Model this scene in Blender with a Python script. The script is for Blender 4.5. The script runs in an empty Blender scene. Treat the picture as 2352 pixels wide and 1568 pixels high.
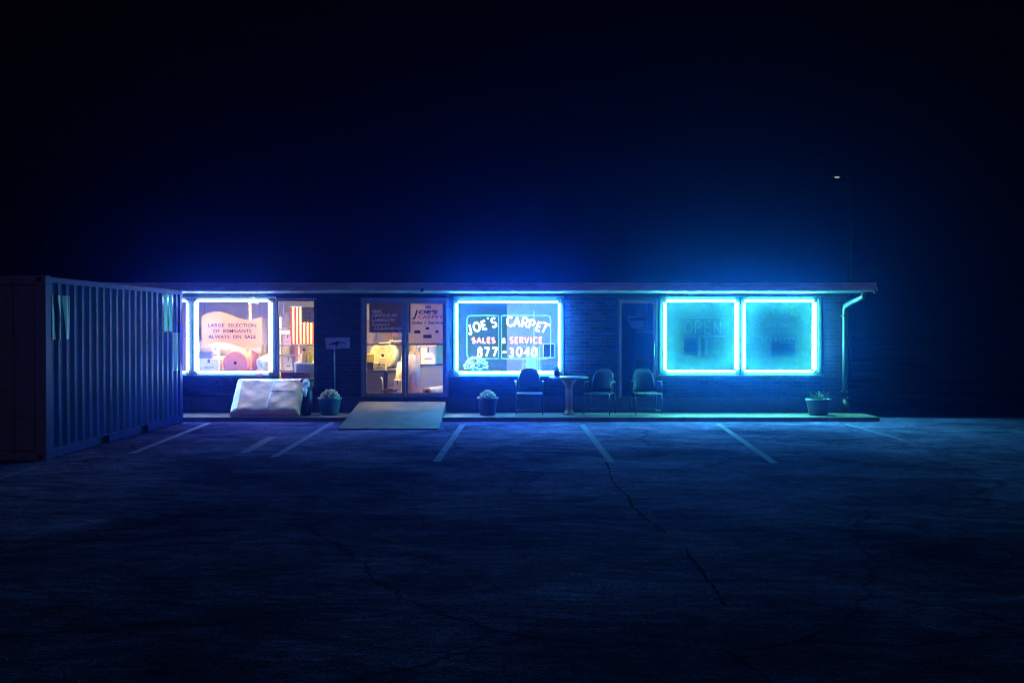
import bpy, bmesh, math, random
from mathutils import Vector, Matrix
random.seed(7)
SC = bpy.context.scene
COL = SC.collection
R = math.radians
PI = math.pi

# ------------------------------------------------------------------ camera
cam_d = bpy.data.cameras.new("camera")
cam = bpy.data.objects.new("camera", cam_d); COL.objects.link(cam)
cam.location = (0, -22.9, 1.88)
cam.rotation_euler = (R(90 - 0.79), 0, 0)
cam_d.lens = 38.9; cam_d.sensor_width = 36
cam_d.clip_start = 0.05; cam_d.clip_end = 1500
SC.camera = cam

# ------------------------------------------------------------------ night sky
FILL_EL, FILL_AZ = R(3.2), R(172)
w = bpy.data.worlds.new("World"); SC.world = w; w.use_nodes = True
wn = w.node_tree
sky = wn.nodes.new("ShaderNodeTexSky"); sky.sky_type = 'NISHITA'; sky.sun_disc = False
sky.sun_elevation = FILL_EL; sky.sun_rotation = FILL_AZ
bg = wn.nodes["Background"]; bg.inputs[1].default_value = 0.00001
wn.links.new(sky.outputs[0], bg.inputs[0])
street_fill_d = bpy.data.lights.new("street_fill", 'SUN'); street_fill_d.energy = 0.15; street_fill_d.angle = R(0.5)  # added low lamp for unseen street lights in front, brightens the fascia
street_fill_d.color = (0.38, 0.36, 1.0)
street_fill = bpy.data.objects.new("street_fill", street_fill_d); COL.objects.link(street_fill)
dv = Vector((math.sin(FILL_AZ) * math.cos(FILL_EL), math.cos(FILL_AZ) * math.cos(FILL_EL), math.sin(FILL_EL)))
street_fill.rotation_euler = dv.to_track_quat('Z', 'Y').to_euler()

SC.view_settings.view_transform = 'Standard'
SC.view_settings.look = 'None'
SC.view_settings.exposure = 0.0
SC.view_settings.gamma = 1.0
SC.render.engine = 'CYCLES'
SC.cycles.use_denoising = True
SC.cycles.max_bounces = 8
SC.cycles.diffuse_bounces = 3
SC.cycles.glossy_bounces = 3
SC.cycles.transparent_max_bounces = 12
SC.cycles.volume_bounces = 1
SC.cycles.pixel_filter_type = 'BOX'
SC.cycles.filter_width = 1.0

# ------------------------------------------------------------------ measuring
SF, CY, HH, CX, HZ = 2541.0, -22.9, 1.88, 1176.0, 749.0
def X(px, y=0.0): return (px - CX) * (y - CY) / SF
def Z(py, y=0.0): return HH - (py - HZ) * (y - CY) / SF
def G(px, py):
    d = SF * HH / (py - HZ)
    return ((px - CX) / SF * d, CY + d)

# ------------------------------------------------------------------ materials
def mat(name, col, rough=0.6, metal=0.0, var=0.0, vscale=6.0, bump=0.0, bscale=40.0, emit=None, estr=0.0, spec=0.5, stretch=(1, 1, 1), col2=None):
    m = bpy.data.materials.new(name); m.use_nodes = True
    nt = m.node_tree; b = nt.nodes["Principled BSDF"]
    b.inputs["Base Color"].default_value = (*col, 1)
    b.inputs["Roughness"].default_value = rough
    b.inputs["Metallic"].default_value = metal
    b.inputs["Specular IOR Level"].default_value = spec
    if var > 0 or col2 or bump > 0:
        tc = nt.nodes.new("ShaderNodeTexCoord"); mp = nt.nodes.new("ShaderNodeMapping")
        mp.inputs["Scale"].default_value = stretch
        nt.links.new(tc.outputs["Object"], mp.inputs[0])
    if var > 0 or col2:
        n = nt.nodes.new("ShaderNodeTexNoise"); n.inputs["Scale"].default_value = vscale; n.inputs["Detail"].default_value = 6
        n.inputs["Roughness"].default_value = 0.65
        nt.links.new(mp.outputs[0], n.inputs[0])
        r = nt.nodes.new("ShaderNodeValToRGB")
        c2 = col2 if col2 else tuple(min(1, c * (1 + var)) for c in col)
        c1 = col if col2 else tuple(c * (1 - var) for c in col)
        r.color_ramp.elements[0].position = 0.32; r.color_ramp.elements[0].color = (*c1, 1)
        r.color_ramp.elements[1].position = 0.68; r.color_ramp.elements[1].color = (*c2, 1)
        nt.links.new(n.outputs[0], r.inputs[0]); nt.links.new(r.outputs[0], b.inputs["Base Color"])
    if bump > 0:
        n2 = nt.nodes.new("ShaderNodeTexNoise"); n2.inputs["Scale"].default_value = bscale; n2.inputs["Detail"].default_value = 5
        nt.links.new(mp.outputs[0], n2.inputs[0])
        bp = nt.nodes.new("ShaderNodeBump"); bp.inputs["Strength"].default_value = bump; bp.inputs["Distance"].default_value = 0.02
        nt.links.new(n2.outputs[0], bp.inputs["Height"]); nt.links.new(bp.outputs[0], b.inputs["Normal"])
    if emit:
        b.inputs["Emission Color"].default_value = (*emit, 1); b.inputs["Emission Strength"].default_value = estr
    return m

def emat(name, col, s, sample=True):
    m = bpy.data.materials.new(name); m.use_nodes = True
    nt = m.node_tree; nt.nodes.clear()
    o = nt.nodes.new("ShaderNodeOutputMaterial"); e = nt.nodes.new("ShaderNodeEmission")
    e.inputs[0].default_value = (*col, 1); e.inputs[1].default_value = s
    nt.links.new(e.outputs[0], o.inputs[0])
    if not sample: m.cycles.emission_sampling = 'NONE'
    return m

def trans_mat(name, col, f=0.5, var=0.0):
    m = bpy.data.materials.new(name); m.use_nodes = True
    nt = m.node_tree; nt.nodes.clear()
    o = nt.nodes.new("ShaderNodeOutputMaterial"); d = nt.nodes.new("ShaderNodeBsdfDiffuse"); t = nt.nodes.new("ShaderNodeBsdfTranslucent")
    d.inputs[0].default_value = (*col, 1); t.inputs[0].default_value = (*col, 1)
    mx = nt.nodes.new("ShaderNodeMixShader"); mx.inputs[0].default_value = f
    nt.links.new(d.outputs[0], mx.inputs[1]); nt.links.new(t.outputs[0], mx.inputs[2]); nt.links.new(mx.outputs[0], o.inputs[0])
    return m

def glass_mat(name, refl=0.08, tint=(0.93, 0.96, 0.96)):
    m = bpy.data.materials.new(name); m.use_nodes = True
    nt = m.node_tree; nt.nodes.clear()
    o = nt.nodes.new("ShaderNodeOutputMaterial"); t = nt.nodes.new("ShaderNodeBsdfTransparent"); g = nt.nodes.new("ShaderNodeBsdfGlossy")
    t.inputs[0].default_value = (*tint, 1); g.inputs["Roughness"].default_value = 0.03
    mx = nt.nodes.new("ShaderNodeMixShader"); mx.inputs[0].default_value = refl
    nt.links.new(t.outputs[0], mx.inputs[1]); nt.links.new(g.outputs[0], mx.inputs[2]); nt.links.new(mx.outputs[0], o.inputs[0])
    return m

def brick_mat():
    m = bpy.data.materials.new("brick"); m.use_nodes = True
    nt = m.node_tree; b = nt.nodes["Principled BSDF"]; b.inputs["Roughness"].default_value = 0.85
    tc = nt.nodes.new("ShaderNodeTexCoord"); sp = nt.nodes.new("ShaderNodeSeparateXYZ"); ad = nt.nodes.new("ShaderNodeMath"); cb = nt.nodes.new("ShaderNodeCombineXYZ")
    nt.links.new(tc.outputs["Object"], sp.inputs[0]); nt.links.new(sp.outputs[0], ad.inputs[0]); nt.links.new(sp.outputs[1], ad.inputs[1])
    nt.links.new(ad.outputs[0], cb.inputs[0]); nt.links.new(sp.outputs[2], cb.inputs[1])
    br = nt.nodes.new("ShaderNodeTexBrick"); br.inputs["Scale"].default_value = 1.0
    br.inputs["Brick Width"].default_value = 0.215; br.inputs["Row Height"].default_value = 0.075
    br.inputs["Mortar Size"].default_value = 0.007; br.inputs["Bias"].default_value = -0.1
    br.inputs["Color1"].default_value = (0.014, 0.012, 0.013, 1); br.inputs["Color2"].default_value = (0.05, 0.038, 0.036, 1); br.inputs["Mortar"].default_value = (0.055, 0.055, 0.035, 1)
    nt.links.new(cb.outputs[0], br.inputs[0])
    nz = nt.nodes.new("ShaderNodeTexNoise"); nz.inputs["Scale"].default_value = 3.0; nz.inputs["Detail"].default_value = 8
    nt.links.new(tc.outputs["Object"], nz.inputs[0])
    mx = nt.nodes.new("ShaderNodeMix"); mx.data_type = 'RGBA'; mx.blend_type = 'MULTIPLY'; mx.inputs[0].default_value = 0.7
    nt.links.new(br.outputs[0], mx.inputs[6]); nt.links.new(nz.outputs[0], mx.inputs[7])
    nt.links.new(mx.outputs[2], b.inputs["Base Color"])
    bp = nt.nodes.new("ShaderNodeBump"); bp.inputs["Strength"].default_value = 0.6; bp.inputs["Distance"].default_value = 0.01; bp.invert = True
    nt.links.new(br.outputs["Fac"], bp.inputs["Height"]); nt.links.new(bp.outputs[0], b.inputs["Normal"])
    return m

def asphalt_mat():
    m = bpy.data.materials.new("asphalt"); m.use_nodes = True
    nt = m.node_tree; b = nt.nodes["Principled BSDF"]
    b.inputs["Specular IOR Level"].default_value = 0.0
    tc = nt.nodes.new("ShaderNodeTexCoord")
    def noise(sc, st, det=8, dist=0.0):
        mp = nt.nodes.new("ShaderNodeMapping"); mp.inputs["Scale"].default_value = st
        nt.links.new(tc.outputs["Object"], mp.inputs[0])
        n = nt.nodes.new("ShaderNodeTexNoise"); n.inputs["Scale"].default_value = sc; n.inputs["Detail"].default_value = det; n.inputs["Distortion"].default_value = dist
        n.inputs["Roughness"].default_value = 0.62
        nt.links.new(mp.outputs[0], n.inputs[0]); return n
    def ramp(n, p0, c0, p1, c1):
        r = nt.nodes.new("ShaderNodeValToRGB"); r.color_ramp.elements[0].position = p0; r.color_ramp.elements[1].position = p1
        r.color_ramp.elements[0].color = c0; r.color_ramp.elements[1].color = c1
        nt.links.new(n.outputs[0], r.inputs[0]); return r
    def mul(a, bb, f=1.0):
        mx = nt.nodes.new("ShaderNodeMix"); mx.data_type = 'RGBA'; mx.blend_type = 'MULTIPLY'; mx.inputs[0].default_value = f
        nt.links.new(a, mx.inputs[6]); nt.links.new(bb, mx.inputs[7]); return mx.outputs[2]
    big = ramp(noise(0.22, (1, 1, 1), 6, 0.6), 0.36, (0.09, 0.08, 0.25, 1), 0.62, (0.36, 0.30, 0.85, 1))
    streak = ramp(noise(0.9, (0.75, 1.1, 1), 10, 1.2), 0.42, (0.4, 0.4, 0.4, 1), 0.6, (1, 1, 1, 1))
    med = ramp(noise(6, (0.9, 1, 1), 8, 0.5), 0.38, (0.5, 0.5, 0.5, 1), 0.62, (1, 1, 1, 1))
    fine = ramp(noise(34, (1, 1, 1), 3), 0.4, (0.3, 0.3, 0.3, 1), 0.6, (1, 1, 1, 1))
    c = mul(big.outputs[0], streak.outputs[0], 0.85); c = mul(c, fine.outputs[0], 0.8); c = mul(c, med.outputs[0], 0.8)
    # cracks: thin distorted voronoi edges
    wn_ = noise(0.8, (1, 1, 1), 5)
    va = nt.nodes.new("ShaderNodeMix"); va.data_type = 'RGBA'; va.inputs[0].default_value = 0.42
    nt.links.new(tc.outputs["Object"], va.inputs[6]); nt.links.new(wn_.outputs[1], va.inputs[7])
    vo = nt.nodes.new("ShaderNodeTexVoronoi"); vo.feature = 'DISTANCE_TO_EDGE'; vo.inputs["Scale"].default_value = 0.42
    nt.links.new(va.outputs[2], vo.inputs[0])
    cr = ramp(vo, 0.0, (0.12, 0.12, 0.12, 1), 0.006, (1, 1, 1, 1))
    c = mul(c, cr.outputs[0], 0.8)
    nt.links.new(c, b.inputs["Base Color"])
    rr = ramp(noise(0.5, (0.5, 1.2, 1), 6, 0.8), 0.35, (0.6, 0.6, 0.6, 1), 0.7, (0.85, 0.85, 0.85, 1))
    nt.links.new(rr.outputs[0], b.inputs["Roughness"])
    bn = noise(60, (1, 1, 1), 4); bn2 = noise(3, (0.6, 1.4, 1), 6)
    ad = nt.nodes.new("ShaderNodeMath"); ad.operation = 'MULTIPLY_ADD'; ad.inputs[1].default_value = 4.0
    nt.links.new(bn2.outputs[0], ad.inputs[0]); nt.links.new(bn.outputs[0], ad.inputs[2])
    bp = nt.nodes.new("ShaderNodeBump"); bp.inputs["Strength"].default_value = 0.9; bp.inputs["Distance"].default_value = 0.02
    nt.links.new(ad.outputs[0], bp.inputs["Height"]); nt.links.new(bp.outputs[0], b.inputs["Normal"])
    return m

def worn_paint():
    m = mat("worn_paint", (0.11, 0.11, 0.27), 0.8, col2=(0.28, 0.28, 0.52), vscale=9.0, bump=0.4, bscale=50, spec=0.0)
    return m

def decal_mat(name, c1, c2, metal=0.7, scale=1.0):
    m = bpy.data.materials.new(name); m.use_nodes = True
    nt = m.node_tree; b = nt.nodes["Principled BSDF"]; b.inputs["Roughness"].default_value = 0.22; b.inputs["Metallic"].default_value = metal
    tc = nt.nodes.new("ShaderNodeTexCoord"); wv = nt.nodes.new("ShaderNodeTexWave")
    wv.bands_direction = 'Y'; wv.inputs["Scale"].default_value = 1.5 * scale; wv.inputs["Distortion"].default_value = 4; wv.inputs["Detail"].default_value = 1.0
    nt.links.new(tc.outputs["Object"], wv.inputs[0])
    r = nt.nodes.new("ShaderNodeValToRGB"); r.color_ramp.elements[0].position = 0.42; r.color_ramp.elements[0].color = (*c1, 1)
    r.color_ramp.elements[1].position = 0.55; r.color_ramp.elements[1].color = (*c2, 1)
    nt.links.new(wv.outputs[1], r.inputs[0]); nt.links.new(r.outputs[0], b.inputs["Base Color"])
    return m

NEON = (0.06, 0.44, 0.95)
NEON_R = (0.09, 0.88, 0.74)
NEON_L = (0.22, 0.42, 1.0)
M = dict(
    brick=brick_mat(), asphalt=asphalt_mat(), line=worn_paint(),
    concrete=mat("concrete", (0.15, 0.115, 0.1), 0.8, var=0.3, vscale=5, bump=0.5, bscale=40),
    rampc=mat("ramp_concrete", (0.07, 0.055, 0.06), 0.85, var=0.6, vscale=3, bump=0.5, bscale=70),
    frame=mat("window_frame_metal", (0.02, 0.035, 0.02), 0.6, 0.0, var=0.15),
    alu=mat("door_aluminium", (0.16, 0.15, 0.17), 0.42, 0.4, var=0.2),
    white=mat("white_paint", (0.72, 0.7, 0.68), 0.55, var=0.08), trim=mat("weathered_trim_paint", (0.6, 0.58, 0.56), 0.6, var=0.3, vscale=2.5, stretch=(1, 1, 4), bump=0.2, bscale=12),
    soffit=mat("soffit", (0.02, 0.03, 0.01), 0.6, var=0.1),
    roof=mat("roof", (0.05, 0.05, 0.055), 0.9, var=0.3),
    glass=glass_mat("pane"), glass2=glass_mat("dusty_pane", 0.1, (0.7, 0.78, 0.8)),
    neon=emat("neon_cyan", NEON, 400.0), neonR=emat("neon_turquoise", NEON_R, 390.0), neonL=emat("neon_white_blue", NEON_L, 150.0),
    capm=mat("tube_cap", (0.3, 0.3, 0.3), 0.5),
    letter=emat("neon_letter_white", (0.93, 1.0, 0.94), 3.0, False),
    letterp=emat("neon_letter_pink", (1.0, 0.27, 0.34), 5.5, True),
    outline=mat("outline_tube", (0.5, 0.75, 0.72), 0.2, emit=(0.35, 0.8, 0.8), estr=0.45),
    lamp=emat("ceiling_diffuser", (1.0, 0.64, 0.21), 215.0),
    inwall=mat("interior_wall", (0.6, 0.5, 0.35), 0.8, var=0.12, vscale=1.5),
    lamp2=emat("cool_diffuser", (0.85, 0.9, 0.9), 24.0), inwallb=mat("interior_wall_grey", (0.12, 0.34, 0.2), 0.8, var=0.1, vscale=1.5),
    infloor=mat("interior_floor", (0.2, 0.1, 0.09), 0.8, var=0.2),
    dark=mat("dark_plastic", (0.02, 0.02, 0.025), 0.5), black=mat("black_metal", (0.03, 0.03, 0.035), 0.35, 0.5),
    carton=mat("cardboard", (0.42, 0.28, 0.17), 0.8, var=0.15), cartonw=mat("white_cardboard", (0.68, 0.6, 0.48), 0.7, var=0.12),
    cream=mat("cream_wrap", (0.82, 0.66, 0.36), 0.4, var=0.2, vscale=9, bump=1.0, bscale=14),
    pinkroll=mat("pink_carpet", (0.5, 0.22, 0.2), 0.9, var=0.15, vscale=30), greyroll=mat("grey_carpet", (0.36, 0.3, 0.33), 0.9, var=0.15, vscale=20),
    whiteroll=mat("white_wrap", (0.62, 0.56, 0.55), 0.5, var=0.12, vscale=12, bump=0.5, bscale=20),
    peach=trans_mat("peach_board", (0.95, 0.62, 0.22), 0.6), navy=mat("navy_letters", (0.03, 0.015, 0.09), 0.6),
    signdark=mat("dark_board", (0.13, 0.085, 0.1), 0.6, var=0.1), board=trans_mat("service_board", (0.09, 0.085, 0.1), 0.6), signtxt=trans_mat("pale_letters", (0.95, 0.92, 0.9), 0.55),
    paper=trans_mat("poster_paper", (0.6, 0.54, 0.5), 0.5), redink=mat("red_letters", (0.45, 0.1, 0.13), 0.6), blueink=mat("blue_letters", (0.02, 0.02, 0.12), 0.6),
    fred=trans_mat("flag_red", (0.7, 0.06, 0.05)), fwhite=trans_mat("flag_white", (0.88, 0.82, 0.66)), fblue=trans_mat("flag_blue", (0.012, 0.012, 0.04)),
    yellow=mat("yellow_plastic", (0.8, 0.55, 0.08), 0.4), tan=mat("tan_plastic", (0.7, 0.45, 0.22), 0.5),
    purple=mat("purple_sign", (0.22, 0.14, 0.26), 0.6), purplet=mat("grey_text", (0.5, 0.42, 0.5), 0.6), pinkm=mat("pink_trim", (0.65, 0.36, 0.34), 0.5),
    container=mat("container_paint", (0.006, 0.012, 0.12), 0.42, 0.0, var=0.45, vscale=3, bump=0.15, bscale=8, stretch=(1, 1, 0.3), spec=0.04),
    contwarm=mat("container_end_warm_lit", (0.15, 0.11, 0.075), 0.8, var=0.25, vscale=14, bump=0.3, bscale=30),  # warm light on the container's end put into its colour
    gasket=mat("gasket", (0.012, 0.012, 0.012), 0.9, spec=0.0), crack=mat("crack", (0.02, 0.02, 0.03), 1.0, spec=0.0),
    decal=decal_mat("reflective_sheet", (0.01, 0.02, 0.08), (0.98, 0.8, 0.98), 0.25), decal2=decal_mat("green_sheet", (0.02, 0.07, 0.09), (0.1, 0.15, 0.15), 0.05, 1.4),
    reflection=mat("painted_reflection", (0.2, 0.19, 0.2), 0.3, var=0.1),  # neon reflection on the container side, painted as a pale patch
    mattress=mat("wrapped_paper", (0.95, 0.5, 0.27), 0.6, var=0.12, vscale=5, bump=0.8, bscale=7), tape=mat("tape", (0.75, 0.74, 0.74), 0.4, var=0.15, vscale=9),
    potteal=mat("teal_pot", (0.015, 0.07, 0.09), 0.45, var=0.25), potdark=mat("dark_pot", (0.014, 0.02, 0.022), 0.5, var=0.2),
    mum=mat("mum_petals", (0.62, 0.5, 0.28), 0.8, col2=(0.75, 0.42, 0.35), vscale=20), leafm=mat("leaves", (0.05, 0.1, 0.04), 0.6),
    mumw=mat("white_petals", (0.8, 0.75, 0.72), 0.8), soil=mat("soil", (0.04, 0.03, 0.02), 0.95),
    chairf=mat("chair_frame", (0.13, 0.15, 0.16), 0.3, 0.6), wicker=mat("chair_shell", (0.008, 0.011, 0.013), 0.8, var=0.3, vscale=40, bump=0.7, bscale=90),
    stone=mat("terracotta", (0.3, 0.13, 0.1), 0.7, var=0.2, vscale=14), tabletop=mat("table_top", (0.1, 0.11, 0.11), 0.4, var=0.1),
    signpale=mat("pale_sign", (0.55, 0.5, 0.55), 0.7, var=0.08), rust=mat("galvanised", (0.07, 0.075, 0.07), 0.4, 0.3, var=0.2),
    glowboard=mat("glow_board_olive", (0.07, 0.075, 0.03), 0.75, var=0.35, vscale=2.2), tealtxt=mat("pale_letters_dim", (0.10, 0.115, 0.055), 0.5),
    greyp=mat("lavender_panel", (0.36, 0.34, 0.38), 0.8, var=0.1), curtain=mat("dim_grey", (0.16, 0.17, 0.2), 0.8, var=0.1), bulb=emat("lamp_glass", (1.0, 0.85, 0.7), 0.35, False), pole=mat("dark_pole", (0.006, 0.006, 0.006), 0.9),
)

# ------------------------------------------------------------------ mesh helpers
class B:
    def __init__(s): s.bm = bmesh.new(); s.mi = 0
    def _mi(s, fs):
        for f in fs: f.material_index = s.mi
    def box(s, x0, x1, y0, y1, z0, z1, bev=0.0, rot=None, piv=None):
        x0, x1 = sorted((x0, x1)); y0, y1 = sorted((y0, y1)); z0, z1 = sorted((z0, z1))
        t = bmesh.new()
        bmesh.ops.create_cube(t, size=1)
        for v in t.verts:
            v.co = Vector(((x0 + x1) / 2 + v.co.x * (x1 - x0), (y0 + y1) / 2 + v.co.y * (y1 - y0), (z0 + z1) / 2 + v.co.z * (z1 - z0)))
        if bev > 0: bmesh.ops.bevel(t, geom=t.edges[:], offset=bev, segments=2, affect='EDGES', profile=0.6)
        s._merge(t, rot, piv); return s
    def _merge(s, t, rot=None, piv=None):
        if rot is not None:
            p = Vector(piv or (0, 0, 0)); mt = Matrix.Translation(p) @ rot.to_4x4() @ Matrix.Translation(-p)
            bmesh.ops.transform(t, matrix=mt, verts=t.verts)
        vm = {}
        for v in t.verts: vm[v] = s.bm.verts.new(v.co)
        for f in t.faces:
            try:
                nf = s.bm.faces.new([vm[v] for v in f.verts]); nf.material_index = s.mi
            except ValueError: pass
        t.free()
    def tube(s, pts, r, seg=8, cap=True, closed=False):
        pts = [Vector(p) for p in pts]; rings = []; n = len(pts); up = None
        for i, p in enumerate(pts):
            if closed: d = pts[(i + 1) % n] - pts[i - 1]
            else: d = pts[min(i + 1, n - 1)] - pts[max(i - 1, 0)]
            if d.length < 1e-9: d = Vector((0, 0, 1))
            d.normalize()
            if up is None:
                up = d.orthogonal().normalized()
            up = (up - d * up.dot(d))
            up = up.normalized() if up.length > 1e-6 else d.orthogonal().normalized()
            sd = d.cross(up); rr = r[i] if isinstance(r, (list, tuple)) else r
            rings.append([s.bm.verts.new(p + (up * math.cos(a) + sd * math.sin(a)) * rr) for a in [2 * PI * k / seg for k in range(seg)]])
        rng = range(n) if closed else range(n - 1)
        for i in rng:
            a, b = rings[i], rings[(i + 1) % n]
            for k in range(seg):
                f = s.bm.faces.new((a[k], a[(k + 1) % seg], b[(k + 1) % seg], b[k])); f.material_index = s.mi; f.smooth = True
        if cap and not closed:
            f = s.bm.faces.new(rings[0][::-1]); f.material_index = s.mi; f = s.bm.faces.new(rings[-1]); f.material_index = s.mi
        return s
    def lathe(s, prof, c, seg=24, axis='Z'):
        c = Vector(c); rings = []
        for (r, h) in prof:
            ring = []
            for k in range(seg):
                a = 2 * PI * k / seg
                if axis == 'Z': v = Vector((r * math.cos(a), r * math.sin(a), h))
                elif axis == 'Y': v = Vector((r * math.cos(a), h, r * math.sin(a)))
                else: v = Vector((h, r * math.cos(a), r * math.sin(a)))
                ring.append(s.bm.verts.new(c + v))
            rings.append(ring)
        for a, b in zip(rings, rings[1:]):
            for k in range(seg):
                f = s.bm.faces.new((a[k], a[(k + 1) % seg], b[(k + 1) % seg], b[k])); f.material_index = s.mi; f.smooth = True
        for rg in (rings[0][::-1], rings[-1]):
            try: f = s.bm.faces.new(rg); f.material_index = s.mi
            except ValueError: pass
        return s
    def prism(s, poly, y0, y1):            # polygon in x,z extruded along y
        a = [s.bm.verts.new((p[0], y0, p[1])) for p in poly]; b = [s.bm.verts.new((p[0], y1, p[1])) for p in poly]
        fs = [s.bm.faces.new(a), s.bm.faces.new(b[::-1])]
        n = len(poly)
        for i in range(n): fs.append(s.bm.faces.new((a[i], b[i], b[(i + 1) % n], a[(i + 1) % n])))
        s._mi(fs); return s
    def blob(s, c, rx, ry, rz, sub=2, jit=0.0):
        t = bmesh.new(); bmesh.ops.create_icosphere(t, subdivisions=sub, radius=1)
        for v in t.verts:
            k = 1 + random.uniform(-jit, jit); v.co = Vector((c[0] + v.co.x * rx * k, c[1] + v.co.y * ry * k, c[2] + v.co.z * rz * k))
        s._merge(t); return s
    def quad(s, *ps):
        f = s.bm.faces.new([s.bm.verts.new(p) for p in ps]); f.material_index = s.mi; return s
    def build_each(s, name, mats, parent=None, fix=None):
        """every loose piece becomes an object of its own"""
        seen = set(); out = []
        for v0 in list(s.bm.verts):
            if v0 in seen: continue
            comp = [v0]; seen.add(v0); i = 0
            while i < len(comp):
                for e in comp[i].link_edges:
                    o2 = e.other_vert(comp[i])
                    if o2 not in seen: seen.add(o2); comp.append(o2)
                i += 1
            nb = B(); vm = {v: nb.bm.verts.new(v.co) for v in comp}; fs = set(f for v in comp for f in v.link_faces)
            for f in fs:
                nf = nb.bm.faces.new([vm[v] for v in f.verts]); nf.smooth = f.smooth; nf.material_index = f.material_index
            o = nb.build(name, mats, parent)
            if fix: o.matrix_parent_inverse = fix
            out.append(o)
        return out
    def build(s, name, mats, parent=None, smooth=False):
        bmesh.ops.recalc_face_normals(s.bm, faces=s.bm.faces[:])
        me = bpy.data.meshes.new(name); s.bm.to_mesh(me); s.bm.free()
        if not isinstance(mats, (list, tuple)): mats = [mats]
        for m_ in mats: me.materials.append(m_)
        if smooth:
            for p in me.polygons: p.use_smooth = True
        o = bpy.data.objects.new(name, me); COL.objects.link(o)
        if parent: o.parent = parent
        return o

def tag(o, label=None, cat=None, group=None, kind=None):
    if label: o["label"] = label
    if cat: o["category"] = cat
    if group: o["group"] = group
    if kind: o["kind"] = kind
    return o
def thing(name, loc, label, cat, group=None, rz=0.0):
    o = bpy.data.objects.new(name, None); COL.objects.link(o); o.location = loc; o.rotation_euler = (0, 0, rz)
    o.empty_display_size = 0.2
    return tag(o, label, cat, group)
def copy_tree(o, parent=None):
    c = o.copy(); COL.objects.link(c)
    if parent: c.parent = parent
    for ch in list(o.children): copy_tree(ch, c)
    return c
def text(name, s, m, parent, x, y, z, size, align='CENTER', sx=1.0, shear=0.0, bold=0.0, rot=0.0, ext=0.0015):
    cu = bpy.data.curves.new(name, 'FONT'); cu.body = s; cu.size = size; cu.align_x = align; cu.align_y = 'CENTER'
    cu.extrude = ext; cu.shear = shear; cu.offset = bold; cu.resolution_u = 3
    t = bpy.data.objects.new(name, cu); COL.objects.link(t)
    dg = bpy.context.evaluated_depsgraph_get(); me = bpy.data.meshes.new_from_object(t.evaluated_get(dg))
    bpy.data.objects.remove(t)
    me.transform(Matrix.Translation((x, y, z)) @ Matrix.Rotation(R(90), 4, 'X') @ Matrix.Rotation(rot, 4, 'Z') @ Matrix.Diagonal((sx, 1, 1, 1)))
    me.materials.clear(); me.materials.append(m)
    o = bpy.data.objects.new(name, me); COL.objects.link(o); o.parent = parent
    return o

# ------------------------------------------------------------------ the ground
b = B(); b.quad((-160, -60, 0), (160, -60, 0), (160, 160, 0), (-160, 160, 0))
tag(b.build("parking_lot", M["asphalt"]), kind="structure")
SWZ = 0.09
b = B(); b.box(-9.6, 7.25, -1.12, 0.1, -0.1, SWZ, 0.012)
tag(b.build("sidewalk", M["concrete"]), kind="structure")
def strip(pts, w, z, m, name, jag=0.0):
    b = B(); rj = random.Random(len(pts))
    P = [Vector((p[0], p[1], z)) for p in pts]; wl = 1.0
    for i in range(len(P) - 1):
        d = (P[i + 1] - P[i]).normalized(); n = Vector((-d.y, d.x, 0)) * w / 2
        if jag:
            k1, k2 = wl, 0.25 + rj.random() * jag; wl = k2
            b.quad(P[i] - n * k1, P[i + 1] - n * k2, P[i + 1] + n * k2, P[i] + n * k1)
        else: b.quad(P[i] - n, P[i + 1] - n, P[i + 1] + n, P[i] + n)
    return b.build(name, m)
for a, c in (((478, 972), (300, 1042)), ((764, 970), (628, 1050)), ((1062, 976), (1003, 1060)), ((1337, 975), (1405, 1062)),
             ((1650, 973), (1780, 1064)), ((1942, 973), (2080, 1012)), ((82, 1072), (-160, 1150))):
    tag(strip([G(*a), G(*c)], 0.11, 0.004, M["line"], "parking_line"), kind="structure")
tag(strip([G(625, 1003), G(560, 1040)], 0.16, 0.004, M["line"], "parking_line"), kind="structure")
for pts in ([(1392, 1062), (1412, 1110), (1440, 1140), (1462, 1172), (1495, 1200), (1530, 1225)], [(1575, 1262), (1602, 1300), (1628, 1335), (1650, 1360), (1668, 1392)],
            [(1500, 1290), (1540, 1286), (1575, 1292), (1602, 1300)]):
    P = []
    for p, q in zip(pts, pts[1:]):
        for k in range(5):
            t = k / 5; P.append(G(p[0] + (q[0] - p[0]) * t + random.uniform(-3, 3), p[1] + (q[1] - p[1]) * t + random.uniform(-1.5, 1.5)))
    P.append(G(*pts[-1]))
    tag(strip(P, 0.022, 0.003, M["crack"], "pavement_crack", 1.6), kind="structure")

b = B(); rg_ = random.Random(21)
for k in range(2200):
    yy = -17.8 + 16.4 * rg_.random() ** 1.6; xx = rg_.uniform(-0.46, 0.46) * (yy + 22.9); sz = rg_.uniform(0.003, 0.009)
    if abs(xx + 2.2) < 1.2 and yy > -3.1: continue
    if xx < -6.1 and yy > -8: continue
    p = [Vector((xx + sz * math.cos(a + k) * rg_.uniform(0.6, 1.2), yy + sz * math.sin(a + k) * rg_.uniform(0.6, 1.2), 0.0)) for a in (0, 1.6, 3.1, 4.7)]
    t_ = b.bm.verts.new((xx, yy, sz * 0.9)); vs = [b.bm.verts.new(q) for q in p]
    for i in range(4): b.bm.faces.new((vs[i], vs[(i + 1) % 4], t_))
tag(b.build("grit", mat("grit", (0.3, 0.3, 0.32), 0.8, var=0.4, vscale=8)), kind="stuff")

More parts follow.
